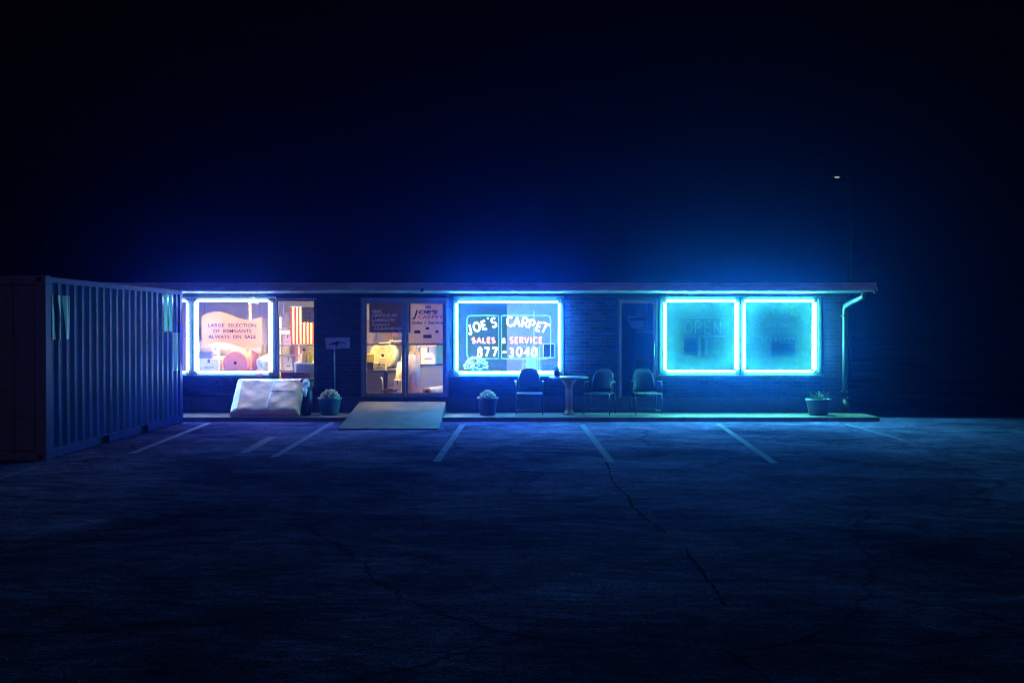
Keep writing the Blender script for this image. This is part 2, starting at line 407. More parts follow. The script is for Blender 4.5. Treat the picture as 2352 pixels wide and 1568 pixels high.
# ------------------------------------------------------------------ the shop building
FL = 0.33                     # shop floor
TOPZ = 2.58
bld = thing("shop_building", (-1.3, 0, 0), "long low brick carpet shop with a flat white eave and neon-lit windows", "building")
def bp(b, name, m, parent=None, smooth=False):
    o = b.build(name, m, parent or bld, smooth)
    if parent is None or parent is bld: o.matrix_parent_inverse = Matrix.Translation((1.3, 0, 0))
    return o
XL, XR = -9.4, X(1948)
OP = [(255, 634, 682, 864), (634, 727, 686, 893), (829, 1030, 684, 920), (1040, 1295, 680, 864), (1418, 1510, 684, 936), (1514, 1887, 680, 863)]
b = B(); prev = XL
for (a, c, t, d) in OP:
    xa, xc = X(a), X(c)
    if xa - prev > 0.001: b.box(prev, xa, 0, 0.2, 0, TOPZ)
    b.box(xa, xc, 0, 0.2, 0, Z(d)); b.box(xa, xc, 0, 0.2, Z(t), TOPZ)
    prev = xc
b.box(prev, XR, 0, 0.2, 0, TOPZ)
b.box(XL, XL + 0.2, 0.2, 8, 0, TOPZ); b.box(XR - 0.2, XR, 0.2, 8, 0, TOPZ); b.box(XL, XR, 8, 8.2, 0, TOPZ)
bp(b, "brick_wall", M["brick"])
b = B(); b.box(XL - 0.02, XR + 0.02, -0.03, 0.0, SWZ, 0.42); bp(b, "plinth", mat("plinth", (0.045, 0.045, 0.05), 0.8, var=0.25, vscale=7, bump=0.6, bscale=30))
b = B(); b.box(XL - 0.4, 7.19, -1.0, 8.6, TOPZ, 2.70); bp(b, "roof", M["roof"])
b = B(); b.box(XL - 0.41, 7.2, -1.03, -1.0, 2.6, 2.742); b.box(XL - 0.41, 7.2, -1.045, -1.03, 2.69, 2.742); bp(b, "fascia", M["trim"])
for k in range(6):
    b = B(); xj = XL + 1.6 + k * 2.75; b.box(xj, xj + 0.006, -1.048, -1.0455, 2.69, 2.742); bp(b, "fascia_joint", M["gasket"])
b = B(); b.box(XL - 0.42, 7.21, -1.1, -1.031, 2.565, 2.65, 0.012); bp(b, "gutter", M["trim"])
b = B(); b.box(XL - 0.4, 7.19, -0.999, 0.0, TOPZ - 0.02, TOPZ - 0.003); bp(b, "soffit", M["soffit"])
b = B()
b.tube([(6.96, -1.0, 2.56), (6.96, -0.97, 2.46), (6.9, -0.5, 2.38), (6.87, -0.08, 2.3), (6.87, -0.06, 2.2), (6.87, -0.06, 0.36)], 0.05, 8)
b.box(6.8, 6.94, -0.125, 0, 2.08, 2.11); b.box(6.8, 6.94, -0.125, 0, 0.52, 0.55)
b.tube([(6.87, -0.06, 0.37), (6.87, -0.1, 0.3), (6.9, -0.2, 0.26)], 0.052, 8)
bp(b, "downspout", M["rust"])
b = B(); b.lathe([(0.0, 0.0), (0.03, 0.01), (0.035, 0.05), (0.02, 0.07)], (7.15, -1.08, 2.52)); bp(b, "gutter_outlet", M["rust"])
b = B(); b.box(X(968, -1), X(974, -1), -1.14, -1.1, 2.56, 2.62); b.tube([(X(971, -1), -1.16, 2.62), (X(971, -1), -1.18, 2.54), (X(968, -1), -1.14, 2.51)], 0.012, 6); bp(b, "gutter_hook", M["black"])

def window(px0, px1, py0, py1, y=0.0, fw=0.055, glass="glass", name="window", sill=True):
    """frame with a pane and sill, all sub-parts of one frame part"""
    x0, x1, z0, z1 = X(px0), X(px1), Z(py1), Z(py0)
    b = B(); ya, yb = y - 0.015, y + 0.1
    b.box(x0, x0 + fw, ya, yb, z0, z1); b.box(x1 - fw, x1, ya, yb, z0, z1)
    b.box(x0 + fw, x1 - fw, ya, yb, z0, z0 + fw); b.box(x0 + fw, x1 - fw, ya, yb, z1 - fw, z1)
    f = bp(b, name, M["frame"])
    b = B(); b.box(x0 + fw, x1 - fw, y + 0.055, y + 0.061, z0 + fw, z1 - fw); b.build("pane", M[glass], f)
    if sill:
        b = B(); b.box(x0 - 0.04, x1 + 0.04, -0.09, -0.016, z0 - 0.035, z0 + 0.004, 0.006); b.build("sill", M["frame"], f)
    return f
window(258, 441, 684, 862); window(443, 633, 684, 862)
window(635, 726, 687, 892, fw=0.04, sill=False)
window(1041, 1294, 681, 863)
window(1515, 1699.5, 681, 862, glass="glass2"); window(1701.5, 1886, 681, 862, glass="glass2")

def door(x0, x1, z0, z1, hside, y=0.0, st=0.075, name="glass_door", bar=True):
    b = B(); ya, yb = y + 0.01, y + 0.06
    b.box(x0, x0 + st, ya, yb, z0, z1); b.box(x1 - st, x1, ya, yb, z0, z1)
    b.box(x0 + st, x1 - st, ya, yb, z0, z0 + 0.13); b.box(x0 + st, x1 - st, ya, yb, z1 - 0.07, z1)
    d = bp(b, name, M["alu"])
    b = B(); b.box(x0 + st, x1 - st, y + 0.03, y + 0.036, z0 + 0.13, z1 - 0.07); b.build("pane", M["glass"], d)
    if bar:
        b = B(); zc = Z(791); b.box(x0 + st - 0.01, x1 - st + 0.01, yb, yb + 0.03, zc - 0.015, zc + 0.02, 0.004); b.build("push_bar", M["alu"], d)
    b = B(); hx = x1 - st / 2 if hside > 0 else x0 + st / 2
    b.tube([(hx, ya, 1.25), (hx, ya - 0.05, 1.28), (hx, ya - 0.05, 1.52), (hx, ya, 1.55)], 0.011, 8); b.build("handle", M["rust"], d)
    return d
dx0, dx1, dz0, dz1 = X(829), X(1030), Z(919.5), Z(684)
b = B(); b.box(dx0, dx0 + 0.05, -0.015, 0.1, dz0, dz1); b.box(dx1 - 0.05, dx1, -0.015, 0.1, dz0, dz1); b.box(dx0 + 0.05, dx1 - 0.05, -0.015, 0.1, dz1 - 0.05, dz1)
b.box(dx0 + 0.05, dx1 - 0.05, -0.03, 0.12, dz0 - 0.0, dz0 + 0.025); bp(b, "door_frame", M["alu"])
mid = X(930.5)
door(dx0 + 0.052, mid - 0.003, dz0 + 0.03, dz1 - 0.053, 1, st=0.065)
door(mid + 0.003, dx1 - 0.052, dz0 + 0.03, dz1 - 0.053, -1, st=0.065)
ex0, ex1, ez0, ez1 = X(1418), X(1510), Z(936), Z(684)
b = B(); b.box(ex0, ex0 + 0.04, -0.015, 0.1, ez0, ez1); b.box(ex1 - 0.04, ex1, -0.015, 0.1, ez0, ez1); b.box(ex0 + 0.04, ex1 - 0.04, -0.015, 0.1, ez1 - 0.04, ez1); bp(b, "door_frame", M["frame"])
door(ex0 + 0.042, ex1 - 0.042, ez0 + 0.01, ez1 - 0.042, 1, st=0.05, bar=False)

# rooms
b = B(); b.box(XL + 0.2, XR - 0.2, 0.2, 8, 0.2, FL); bp(b, "shop_floor", M["infloor"])
b = B(); b.box(XL + 0.2, XR - 0.2, 0.2, 8, TOPZ - 0.04, TOPZ - 0.025); bp(b, "ceiling", M["white"])
b = B(); b.box(XL + 0.2, X(985, 5), 4.8, 4.9, FL, TOPZ - 0.04); bp(b, "back_wall", M["inwall"])
b = B(); b.box(X(985, 5) + 0.002, XR - 0.2, 4.3, 4.4, FL, TOPZ - 0.04); bp(b, "back_wall", M["inwallb"])
b = B(); b.box(1.4, 1.5, 0.2, 4.29, FL, TOPZ - 0.04); b.box(X(1511) , X(1513.5), 0.2, 4.29, FL, TOPZ - 0.04); b.box(X(731), X(731) + 0.06, 0.2, 1.2, FL, TOPZ - 0.04); b.build_each("partition", M["inwallb"], bld, Matrix.Translation((1.3, 0, 0)))
b = B(); b.box(X(572, 1.6), X(577, 1.6), 1.6, 1.65, FL, TOPZ - 0.04); bp(b, "column", M["pinkm"])

def ceiling_light(x, y, label, lm="lamp"):
    t = thing("ceiling_light", (x, y, TOPZ - 0.04), label, "ceiling light", "ceiling lights inside the shop")
    b = B(); b.box(-0.6, 0.6, -0.14, 0.14, -0.02, 0, 0.004); b.build("housing", M["white"], t)
    b = B(); b.box(-0.57, 0.57, -0.12, 0.12, -0.026, -0.021); b.build("diffuser", M[lm], t)
ceiling_light(-2.55, 1.0, "lit fluorescent ceiling light above the cream rolls behind the double door")
ceiling_light(-4.45, 1.5, "lit fluorescent ceiling light behind the striped flag")
ceiling_light(-6.1, 1.1, "lit fluorescent ceiling light behind the wavy peach sign")
ceiling_light(-0.2, 1.3, "lit fluorescent ceiling light deep behind the neon phone number window", "lamp2")

# ------------------------------------------------------------------ neon borders
def border(px0, px1, py0, py1, m, label, y=-0.035, r=0.0205):
    x0, x1, z0, z1 = X(px0, y), X(px1, y), Z(py1, y), Z(py0, y)
    t = thing("neon_border", ((x0 + x1) / 2, y, z0), label, "neon light", "neon borders round the shop windows")
    hw = (x1 - x0) / 2; h = z1 - z0; g = 0.035
    for (p, q) in (((-hw, g), (-hw, h - g)), ((hw, g), (hw, h - g)), ((-hw + g, h), (hw - g, h)), ((-hw + g, 0), (hw - g, 0))):
        b = B(); P = Vector((p[0], 0, p[1])); Q = Vector((q[0], 0, q[1])); d = (Q - P).normalized()
        b.tube([P, P + d * 0.018, Q - d * 0.018, Q], [r * 0.6, r, r, r * 0.6], 8); tb = b.build("neon_tube", m, t)
        b = B()
        for e, s in ((P, -1), (Q, 1)): b.tube([e + d * s * 0.0015, e + d * s * 0.02], r * 0.55, 8)
        b.build_each("end_cap", M["capm"], tb)
    b = B()
    for (x, z) in ((-hw, h * 0.3), (hw, h * 0.3), (-hw, h * 0.75), (hw, h * 0.75)): b.box(x - 0.008, x + 0.008, 0.024, 0.05, z - 0.01, z + 0.01)
    b.build_each("clip", M["capm"], t)
border(272, 430, 690, 855, M["neonL"], "glowing white border mostly hidden behind the container's far corner")
border(449, 619.5, 690, 855, M["neonL"], "glowing white border round the window with the wavy peach sign")
border(1049, 1285, 693, 855.5, M["neon"], "glowing cyan border round the window lettered with the phone number")
border(1528.5, 1693, 691, 853, M["neonR"], "glowing cyan border round the dim window with the OPEN sign")
border(1709.5, 1872.5, 691, 853, M["neonR"], "glowing cyan border round the rightmost window nearest the downspout")

# ------------------------------------------------------------------ neon lettering (stroke glyphs, unit box 0..1 wide, 0..1 high)
def arc(cx, cy, rx, ry, a0, a1, n=8): return [(cx + rx * math.cos(R(a0 + (a1 - a0) * k / n)), cy + ry * math.sin(R(a0 + (a1 - a0) * k / n))) for k in range(n + 1)]
GL = {
 'J': [[(0.62, 1.0)] + [(0.62, 0.3)] + arc(0.36, 0.26, 0.26, 0.26, 0, -170, 7)],
 'O': [arc(0.5, 0.5, 0.45, 0.5, 90, 450, 20)], '0': [arc(0.5, 0.5, 0.42, 0.5, 90, 450, 20)],
 'E': [[(0.85, 1), (0.15, 1), (0.15, 0), (0.85, 0)], [(0.15, 0.52), (0.7, 0.52)]],
 "'": [[(0.5, 1.05), (0.45, 0.85)]],
 'S': [arc(0.48, 0.75, 0.33, 0.25, 30, 250, 8) + arc(0.48, 0.25, 0.36, 0.26, 80, -150, 9)],
 'C': [arc(0.55, 0.5, 0.45, 0.5, 45, 315, 12)],
 'A': [[(0.05, 0), (0.5, 1), (0.95, 0)], [(0.22, 0.35), (0.78, 0.35)]],
 'R': [[(0.15, 0), (0.15, 1), (0.5, 1)] + arc(0.5, 0.75, 0.33, 0.25, 90, -90, 6) + [(0.15, 0.5)], [(0.45, 0.5), (0.9, 0)]],
 'P': [[(0.15, 0), (0.15, 1), (0.5, 1)] + arc(0.5, 0.73, 0.36, 0.27, 90, -90, 6) + [(0.15, 0.46)]],
 'T': [[(0.0, 1), (1.0, 1)], [(0.5, 1), (0.5, 0)]], 'L': [[(0.2, 1), (0.2, 0), (0.85, 0)]],
 '&': [arc(0.45, 0.77, 0.22, 0.2, -60, 200, 8) + [(0.9, 0.0)], arc(0.42, 0.25, 0.3, 0.25, 100, 360, 8)],
 'V': [[(0.05, 1), (0.5, 0), (0.95, 1)]], 'I': [[(0.5, 1), (0.5, 0)]], '-': [[(0.0, 0.5), (1.0, 0.5)]],
 '8': [arc(0.5, 0.76, 0.3, 0.24, -90, 270, 14) + arc(0.5, 0.26, 0.38, 0.26, 90, -270, 14)],
 '7': [[(0.05, 1), (0.9, 1), (0.4, 0)]], '3': [arc(0.45, 0.76, 0.32, 0.24, 150, -90, 9) + arc(0.45, 0.26, 0.38, 0.26, 90, -150, 9)],
 '4': [[(0.7, 0), (0.7, 1), (0.05, 0.32), (0.95, 0.32)]], 'N': [[(0.1, 0), (0.1, 1), (0.9, 0), (0.9, 1)]],
}
def glyph(ch, cx, cz, wd, ht, rot, r, y, m, parent, name="neon_letter"):
    b = B(); ca, sa = math.cos(R(rot)), math.sin(R(rot))
    for st in GL[ch]:
        P = []
        for (u, v) in st:
            a, c = (u - 0.5) * wd, (v - 0.5) * ht
            P.append((cx + a * ca - c * sa, y, cz + a * sa + c * ca))
        Q = [P[0]]                                     # soften corners
        for i in range(1, len(P) - 1):
            p, c0, n = Vector(P[i - 1]), Vector(P[i]), Vector(P[i + 1])
            if (c0 - p).angle(n - c0, 0) > 0.7:
                k = min(r * 0.9, (c0 - p).length * 0.4, (n - c0).length * 0.4); Q += [tuple(c0 + (p - c0).normalized() * k), tuple(c0), tuple(c0 + (n - c0).normalized() * k)]
            else: Q.append(P[i])
        Q.append(P[-1]); b.tube(Q, r, 6)
    return b.build(name, m, parent)
zf = 6.534
def ZX(zx): return (1080 + zx / zf) * 0.9408
def ZY(zy): return (680 + zy / zf) * 0.9408
NS = -0.0; NY = 0.11
ns = thing("neon_sign", (X(ZX(1060), NY), NY, Z(ZY(1290), NY)), "white and pink neon lettering JOE'S CARPET SALES & SERVICE 877-3040", "neon sign")
ox, oz = ns.location.x, ns.location.z
ps = 0.9408 / zf * (NY - CY) / SF
def gl(ch, zx, zy, wd, ht, rot, r, m): glyph(ch, X(ZX(zx), NY) - ox, Z(ZY(zy), NY) - oz, wd * ps, ht * ps, rot, r, 0, m, ns)
LW, LP = M["letter"], M["letterp"]
for ch, zx, zy, wd, ht, rot in (('J', 440, 812, 75, 150, 14), ('O', 548, 770, 105, 135, 12), ('E', 668, 742, 85, 130, 14), ("'", 728, 690, 40, 130, 0), ('S', 822, 700, 95, 140, 8),
        ('C', 1078, 685, 110, 145, 6), ('A', 1190, 692, 115, 145, -2), ('R', 1318, 702, 110, 145, -8), ('P', 1428, 730, 100, 140, -12), ('E', 1543, 768, 90, 135, -18), ('T', 1632, 790, 130, 150, -26)):
    gl(ch, zx, zy, wd, ht, rot, 0.0225, LW)
for ch, zx, wd in (('S', 500, 62), ('A', 585, 75), ('L', 668, 60), ('E', 742, 58), ('S', 815, 62)): gl(ch, zx, 985, wd, 78, 0, 0.017, LP)
gl('&', 982, 990, 62, 70, 0, 0.0165, LW)
for ch, zx, wd in (('S', 1106, 62), ('E', 1186, 58), ('R', 1262, 66), ('V', 1345, 74), ('I', 1412, 30), ('C', 1484, 72), ('E', 1570, 58)): gl(ch, zx, 982, wd, 92, 0, 0.017, LP)
for ch, zx, wd, zy in (('8', 598, 82, 1172), ('7', 708, 85, 1172), ('7', 832, 88, 1172), ('-', 990, 62, 1172), ('3', 1100, 82, 1178), ('0', 1226, 90, 1165), ('4', 1350, 92, 1170), ('0', 1466, 90, 1172)): gl(ch, zx, zy, wd, 135, -2, 0.0215, LW)
for (a, c) in ((392, 893), (945, 1728)):
    b = B(); r = 62; P = []
    for (cx_, cy_, a0) in ((c - (r if c > 1000 else 14), 590 + (r if c > 1000 else 14), 90), (a + (r if a < 500 else 14), 590 + (r if a < 500 else 14), 180), (a + (r if a < 500 else 14), 1275 - (r if a < 500 else 14), 270), (c - (r if c > 1000 else 14), 1275 - (r if c > 1000 else 14), 360)):
        rr = r if ((cx_ in (a + r, c - r))) else 14
        for k in range(5):
            an = R(a0 - 90 + 90 * k / 4); P.append((X(ZX(cx_ + rr * math.cos(an)), NY) - ox, 0.02, Z(ZY(cy_ - rr * math.sin(an)), NY) - oz))
    b.tube(P, 0.0065, 6, closed=True); b.build("outline_tube", M["outline"], ns)

# ------------------------------------------------------------------ right windows: added boards that catch the tube glow, unlit signs
for (a, c, lab) in ((1515, 1699, "added dark board catching tube glow behind the OPEN sign window"), (1702, 1886, "added dark board catching tube glow behind the rightmost window")):
    b = B(); b.box(X(a) + 0.03, X(c) - 0.03, 0.2, 0.215, Z(862) , Z(682)); bp(b, "glow_board", M["glowboard"])
q = 10 * 0; zz = 9.8
def A7(zx, zy): return ((1630 + zx / zz) * 0.9408, (740 + zy / zz) * 0.9408)
def A8(zx, zy): return ((1820 + zx / zz) * 0.9408, (740 + zy / zz) * 0.9408)
y7 = 0.12
os_ = thing("open_sign", (X(1608, y7), y7, Z(790, y7)), "unlit OPEN sign between two thin rails in a cyan-bordered window", "sign")
ox2, oz2 = os_.location.x, os_.location.z
def loc7(p, f=A7): q_ = f(*p); return X(q_[0], y7), Z(q_[1], y7)
s7 = 0.9408 / zz * (y7 - CY) / SF
for ch, zx in (('O', 490), ('P', 730), ('E', 950), ('N', 1180)):
    x_, z_ = loc7((zx, 585)); glyph(ch, x_ - ox2, z_ - oz2, 190 * s7, 300 * s7, 0, 0.011, 0, M["tealtxt"], os_, "sign_letter")
for zy in (362, 795):
    x0_, z_ = loc7((330, zy)); x1_, _ = loc7((1370, zy)); b = B(); b.tube([(x0_ - ox2, 0, z_ - oz2), (x1_ - ox2, 0, z_ - oz2)], 0.007, 6); b.build("rail", M["tealtxt"], os_)
x0_, z0_ = loc7((400, 1240)); x1_, z1_ = loc7((700, 860))
def panel(name, x0, x1, y, z0, z1, m, label, cat, th=0.012, bev=0.002):
    t = thing(name, ((x0 + x1) / 2, y, z0), label, cat)
    b = B(); b.box(-(x1 - x0) / 2, (x1 - x0) / 2, 0, th, 0, z1 - z0, bev); b.build("panel", m, t)
    return t
t = panel("display_board", x0_, x1_, 0.16, z0_, z1_, M["potdark"], "dark display board below the left half of the OPEN sign", "board")
b = B()
for k in (0.1, 0.5, 0.85): b.box(-(x1_ - x0_) / 2 + 0.02, (x1_ - x0_) / 2 - 0.02, -0.006, -0.0005, (z1_ - z0_) * k, (z1_ - z0_) * k + 0.006)
b.build("rail", M["tealtxt"], t)
for (zx, lab) in ((770, "thin pale post standing below the letter P of the OPEN sign"), (930, "thin pale post standing below the letter E of the OPEN sign")):
    x_, z_ = loc7((zx, 1280)); _, zt = loc7((zx, 830)); t = thing("display_post", (x_, 0.15, z_), lab, "post")
    b = B(); b.box(-0.026, 0.026, 0, 0.03, 0, zt - z_, 0.005); b.build("post", M["tealtxt"], t); b = B(); b.box(-0.035, 0.035, -0.01, 0.04, -0.02, -0.001, 0.004); b.build("foot", M["dark"], t)
rs = thing("window_lettering", (X(1790, y7), y7, Z(790, y7)), "faint pale arched lettering JOE'S CARPET on the rightmost window", "lettering")
ox3, oz3 = rs.location.x, rs.location.z
S_ = "JOE'S CARPET"; ccx, ccz = A8(830, 900); Rr = 66.0 * 1.0
for i, ch in enumerate(S_):
    if ch == ' ': continue
    an = R(148 - 116 * i / (len(S_) - 1)); px = ccx + 62 * math.cos(an); py = ccz - 66 * math.sin(an) - 4
    glyph(ch, X(px, y7) - ox3, Z(py, y7) - oz3, 0.065, 0.09, math.degrees(an) - 90, 0.0085, 0, M["tealtxt"], rs, "sign_letter")
text("sign_line", "877-3040", M["tealtxt"], rs, 0, 0, Z(A8(830, 535)[1], y7) - oz3, 0.13, sx=1.15, bold=0.003)
text("sign_line", "&", M["tealtxt"], rs, 0, 0, Z(A8(830, 680)[1], y7) - oz3, 0.09)
S2 = "SALES&SERVICE"
for i, ch in enumerate(S2):
    u = i / (len(S2) - 1) * 2 - 1; px = ccx + 62 * u; py = A8(0, 850)[1] - 12 * u * u + 2
    glyph(ch, X(px, y7) - ox3, Z(py, y7) - oz3, 0.05, 0.07, u * 18, 0.006, 0, M["tealtxt"], rs, "sign_letter")
x0_, z0_ = loc7((640, 1260), A8); x1_, z1_ = loc7((1200, 880), A8)
t = panel("cabinet", x0_, x1_, 0.16, z0_, z1_, M["potdark"], "dark low cabinet seen dimly behind the rightmost window", "cabinet", 0.03)
b = B(); b.box(-0.08, 0.2, -0.012, -0.0005, 0.27, 0.285, 0.002); b.build("handle", M["tealtxt"], t)

# ------------------------------------------------------------------ window with the wavy sign
def z2(zx, zy): return ((420 + zx / 4.1275) * 0.9408, (680 + zy / 4.1275) * 0.9408)
def W2(zx, zy, y): p = z2(zx, zy); return X(p[0], y), Z(p[1], y)
sy = 0.35
def curve(pts, n=6):
    out = []
    for i in range(len(pts) - 1):
        p0 = pts[max(i - 1, 0)]; p1 = pts[i]; p2 = pts[i + 1]; p3 = pts[min(i + 2, len(pts) - 1)]
        for k in range(n):
            t = k / n
            out.append(tuple(0.5 * (2 * p1[j] + (p2[j] - p0[j]) * t + (2 * p0[j] - 5 * p1[j] + 4 * p2[j] - p3[j]) * t * t + (-p0[j] + 3 * p1[j] - 3 * p2[j] + p3[j]) * t ** 3) for j in range(2)))
    out.append(pts[-1]); return out
top = curve([(298, 385), (360, 350), (450, 332), (560, 355), (680, 402), (770, 416), (850, 402), (908, 378)])
bot = curve([(908, 685), (850, 705), (770, 714), (680, 690), (570, 655), (470, 640), (380, 660), (298, 690)])
wx, wz = W2(600, 690, sy)
ws = thing("hanging_sign", (wx, sy, wz), "peach wavy-edged board reading LARGE SELECTION OF REMNANTS ALWAYS ON SALE", "sign")
b = B(); b.prism([(W2(p[0], p[1], sy)[0] - wx, W2(p[0], p[1], sy)[1] - wz) for p in top + bot], 0, 0.012); b.build("board", M["peach"], ws)
for s_, zy in (("LARGE  SELECTION", 472), ("OF  REMNANTS", 530), ("ALWAYS  ON  SALE", 588)):
    wd = {"LARGE  SELECTION": 485, "OF  REMNANTS": 388, "ALWAYS  ON  SALE": 480}[s_]
    o = text("lettering", s_, M["navy"], ws, 0, 0, 0, 0.1, bold=0.0012)
    k = (wd / 4.1275 * 0.9408 * (sy - CY) / SF) / o.dimensions.x; cz = W2(0, zy, sy)[1] - wz; cxx = W2(607, 0, sy)[0] - wx
    for v in o.data.vertices: v.co = Vector((v.co.x * k + cxx, v.co.y - 0.003, v.co.z * 0.98 + cz))
b = B()
for zx in (330, 880):
    x_, z_ = W2(zx, 385, sy); b.tube([(x_ - wx, 0.006, z_ - wz), (x_ - wx, 0.006, TOPZ - 0.045 - wz)], 0.003, 5)
b.build_each("hanging_wire", M["rust"], ws)

def box_thing(name, zx0, zx1, zy0, zy1, y, m, label, cat, depth=0.35, conv=None, tape=True, group=None):
    cv = conv or W2
    x0, z1 = cv(zx0, zy0, y); x1, z0 = cv(zx1, zy1, y)
    t = thing(name, ((x0 + x1) / 2, y + depth / 2, z0), label, cat, group)
    hw = (x1 - x0) / 2; h = z1 - z0
    b = B(); b.box(-hw, hw, -depth / 2, depth / 2, 0, h, 0.004); b.build("carton", m, t)
    if tape:
        b = B(); b.box(-hw * 0.12, hw * 0.12, -depth / 2 - 0.003, -depth / 2 - 0.0005, h * 0.7, h * 0.995); b.box(-hw * 0.5, hw * 0.5, -depth / 2 - 0.003, -depth / 2 - 0.0005, h * 0.3, h * 0.36); b.build("label_strip", M["signdark"], t)
    return t
def table_thing(name, x0, x1, y0, y1, z, label, m, cat="table", front=False):
    t = thing(name, ((x0 + x1) / 2, (y0 + y1) / 2, FL), label, cat); hw, hd, h = (x1 - x0) / 2, (y1 - y0) / 2, z - FL
    b = B(); b.box(-hw, hw, -hd, hd, h - 0.03, h, 0.004); b.build("table_top", m, t)
    for sx in (-1, 1):
        for sy_ in (-1, 1):
            b = B(); b.box(sx * (hw - 0.03) - 0.02, sx * (hw - 0.03) + 0.02, sy_ * (hd - 0.03) - 0.02, sy_ * (hd - 0.03) + 0.02, 0, h - 0.031); b.build("leg", m, t)
    if front:
        b = B(); b.box(-hw + 0.06, hw - 0.06, -hd + 0.02, -hd + 0.03, 0.05, h - 0.04); b.build("front_panel", M["curtain"], t)
    return t
def roll(name, c, r, length, direction, m, label, core=0.25, end=None, group="carpet rolls stored in the shop", rings=True):
    """carpet roll: hollow cylinder with stepped spiral rings on the near end; c = centre of near end"""
    t = thing(name, c, label, "carpet roll", group)
    d = Vector(direction).normalized(); q_ = Vector((0, 1, 0)).rotation_difference(d); t.rotation_mode = 'QUATERNION'; t.rotation_quaternion = q_
    b = B(); prof = [(r * core, length), (r * core, 0.004)]
    n = 9
    for k in range(n):
        ra = r * (core + (1 - core) * k / n); rb = r * (core + (1 - core) * (k + 1) / n)
        prof += [(ra + 0.001, -0.006 if k % 2 else 0.0), (rb - 0.004, -0.006 if k % 2 else 0.0), (rb - 0.002, 0.008)]
    prof += [(r, 0.01), (r * 1.005, length * 0.5), (r, length), (r * core, length)]
    b.lathe(prof, (0, 0, 0), 32, 'Y'); b.build("roll", m, t)
    b = B(); b.lathe([(r * core * 0.98, length * 0.9), (r * core * 0.98, 0.02), (r * core * 0.8, 0.02), (r * core * 0.8, length * 0.9)], (0, 0, 0), 20, 'Y'); b.build("core_tube", end or M["dark"], t)
    return t
pt = table_thing("display_table", X(448, 1.4), X(628, 1.4), 1.2, 2.9, 0.80, "low display table carrying the pink carpet roll behind the peach sign", M["cartonw"])
rx, rz = W2(635, 845, 1.3); roll("carpet_roll", (rx, 1.3, 0.80 + 0.275), 0.27, 1.2, (0, 1, 0), M["pinkroll"], "pink carpet roll seen end-on below the wavy peach sign", 0.14)
roll("carpet_roll", (X(452, 2.6), 2.62, 0.80 + 0.21), 0.205, 1.45, (1, 0.0, 0), M["cream"], "long cream carpet roll lying crosswise behind the pink roll", 0.2)
roll("carpet_roll", (X(452, 2.6), 2.62, 0.80 + 0.21 + 0.37), 0.165, 1.5, (1, 0, 0), M["whiteroll"], "pale carpet roll stacked on the long cream roll, half hidden by the peach sign", 0.2)
box_thing("carton", 270, 470, 810, 935, 1.15, M["cartonw"], "white carton at lower left of the peach sign window", "box", 0.3)
box_thing("sample_stack", 270, 400, 735, 808, 1.17, M["curtain"], "blue-grey stack of samples on the white carton", "samples", 0.25, tape=False)
b_ = box_thing("carton", 400, 470, 690, 808, 1.3, M["cream"], "narrow cream carton upright beside the blue-grey samples", "box", 0.12)
roll("carpet_roll", (X(594, 0.75), 0.95, 1.03), 0.16, 0.32, (0.5, 0.5, 0.3), M["cream"], "tilted cream carpet roll rising at right edge of the peach sign window", 0.55, M["whiteroll"])
box_thing("carton", 800, 990, 935, 1010, 0.75, M["cartonw"], "flat white carton under the tilted cream roll", "box", 0.5, tape=False)
lt = thing("desk_lamp", (X(583, 1.0), 1.0, TOPZ - 0.05), "small white hanging lamp at top right of the peach sign window", "lamp")
b = B(); b.tube([(0, 0, 0), (0, 0, -0.1)], 0.008, 6); b.build("cord", M["white"], lt)
b = B(); b.lathe([(0.02, -0.08), (0.05, -0.1), (0.11, -0.16), (0.115, -0.17), (0.1, -0.17)], (0, 0, 0), 20); b.build("shade", M["white"], lt)
b = B(); b.blob((0, 0, -0.155), 0.04, 0.04, 0.03, 2); b.build("bulb", M["bulb"], lt)

# ------------------------------------------------------------------ flag window
fy = 0.8
fx0, fz1 = W2(1197, 287, fy); fx1, fz0 = W2(1430, 657, fy)
fl = thing("flag", ((fx0 + fx1) / 2, fy, fz0), "striped American flag hanging vertically in the narrow window", "flag")
b = B(); nx, nz = 39, 24; fw_, fh = fx1 - fx0, fz1 - fz0
V = [[b.bm.verts.new(((i / nx - 0.5) * fw_, 0.012 * math.sin(i * 0.55 + j * 0.08) + 0.006 * math.sin(j * 0.6), j / nz * fh)) for j in range(nz + 1)] for i in range(nx + 1)]
for i in range(nx):
    for j in range(nz):
        f = b.bm.faces.new((V[i][j], V[i + 1][j], V[i + 1][j + 1], V[i][j + 1])); f.smooth = True
        s_ = i // 3
        f.material_index = 2 if (i >= 18 and j >= 14) else (0 if s_ % 2 == 0 else 1)
b.build("cloth", [M["fred"], M["fwhite"], M["fblue"]], fl)
b = B()
cw0, cz0 = (18 / nx - 0.5) * fw_, 14 / nz * fh; cw, chh = fw_ * 21 / nx, fh * 10 / nz
for r_ in range(11):
    n_ = 5 if r_ % 2 == 0 else 4
    for c_ in range(n_):
        cx_ = cw0 + cw * ((c_ + (0.5 if r_ % 2 == 0 else 1.0)) / 5); cz_ = cz0 + chh * (r_ + 0.6) / 11.3
        vs = [(cx_ + (0.017 if k % 2 == 0 else 0.007) * math.sin(k * PI / 5), -0.022, cz_ + (0.017 if k % 2 == 0 else 0.007) * math.cos(k * PI / 5)) for k in range(10)]
        b.quad(*vs)
b.build("stars", M["fwhite"], fl)
b = B(); b.tube([(-fw_ / 2 - 0.03, 0, fh + 0.01), (fw_ / 2 + 0.03, 0, fh + 0.01)], 0.01, 8); b.build("rod", M["white"], fl)
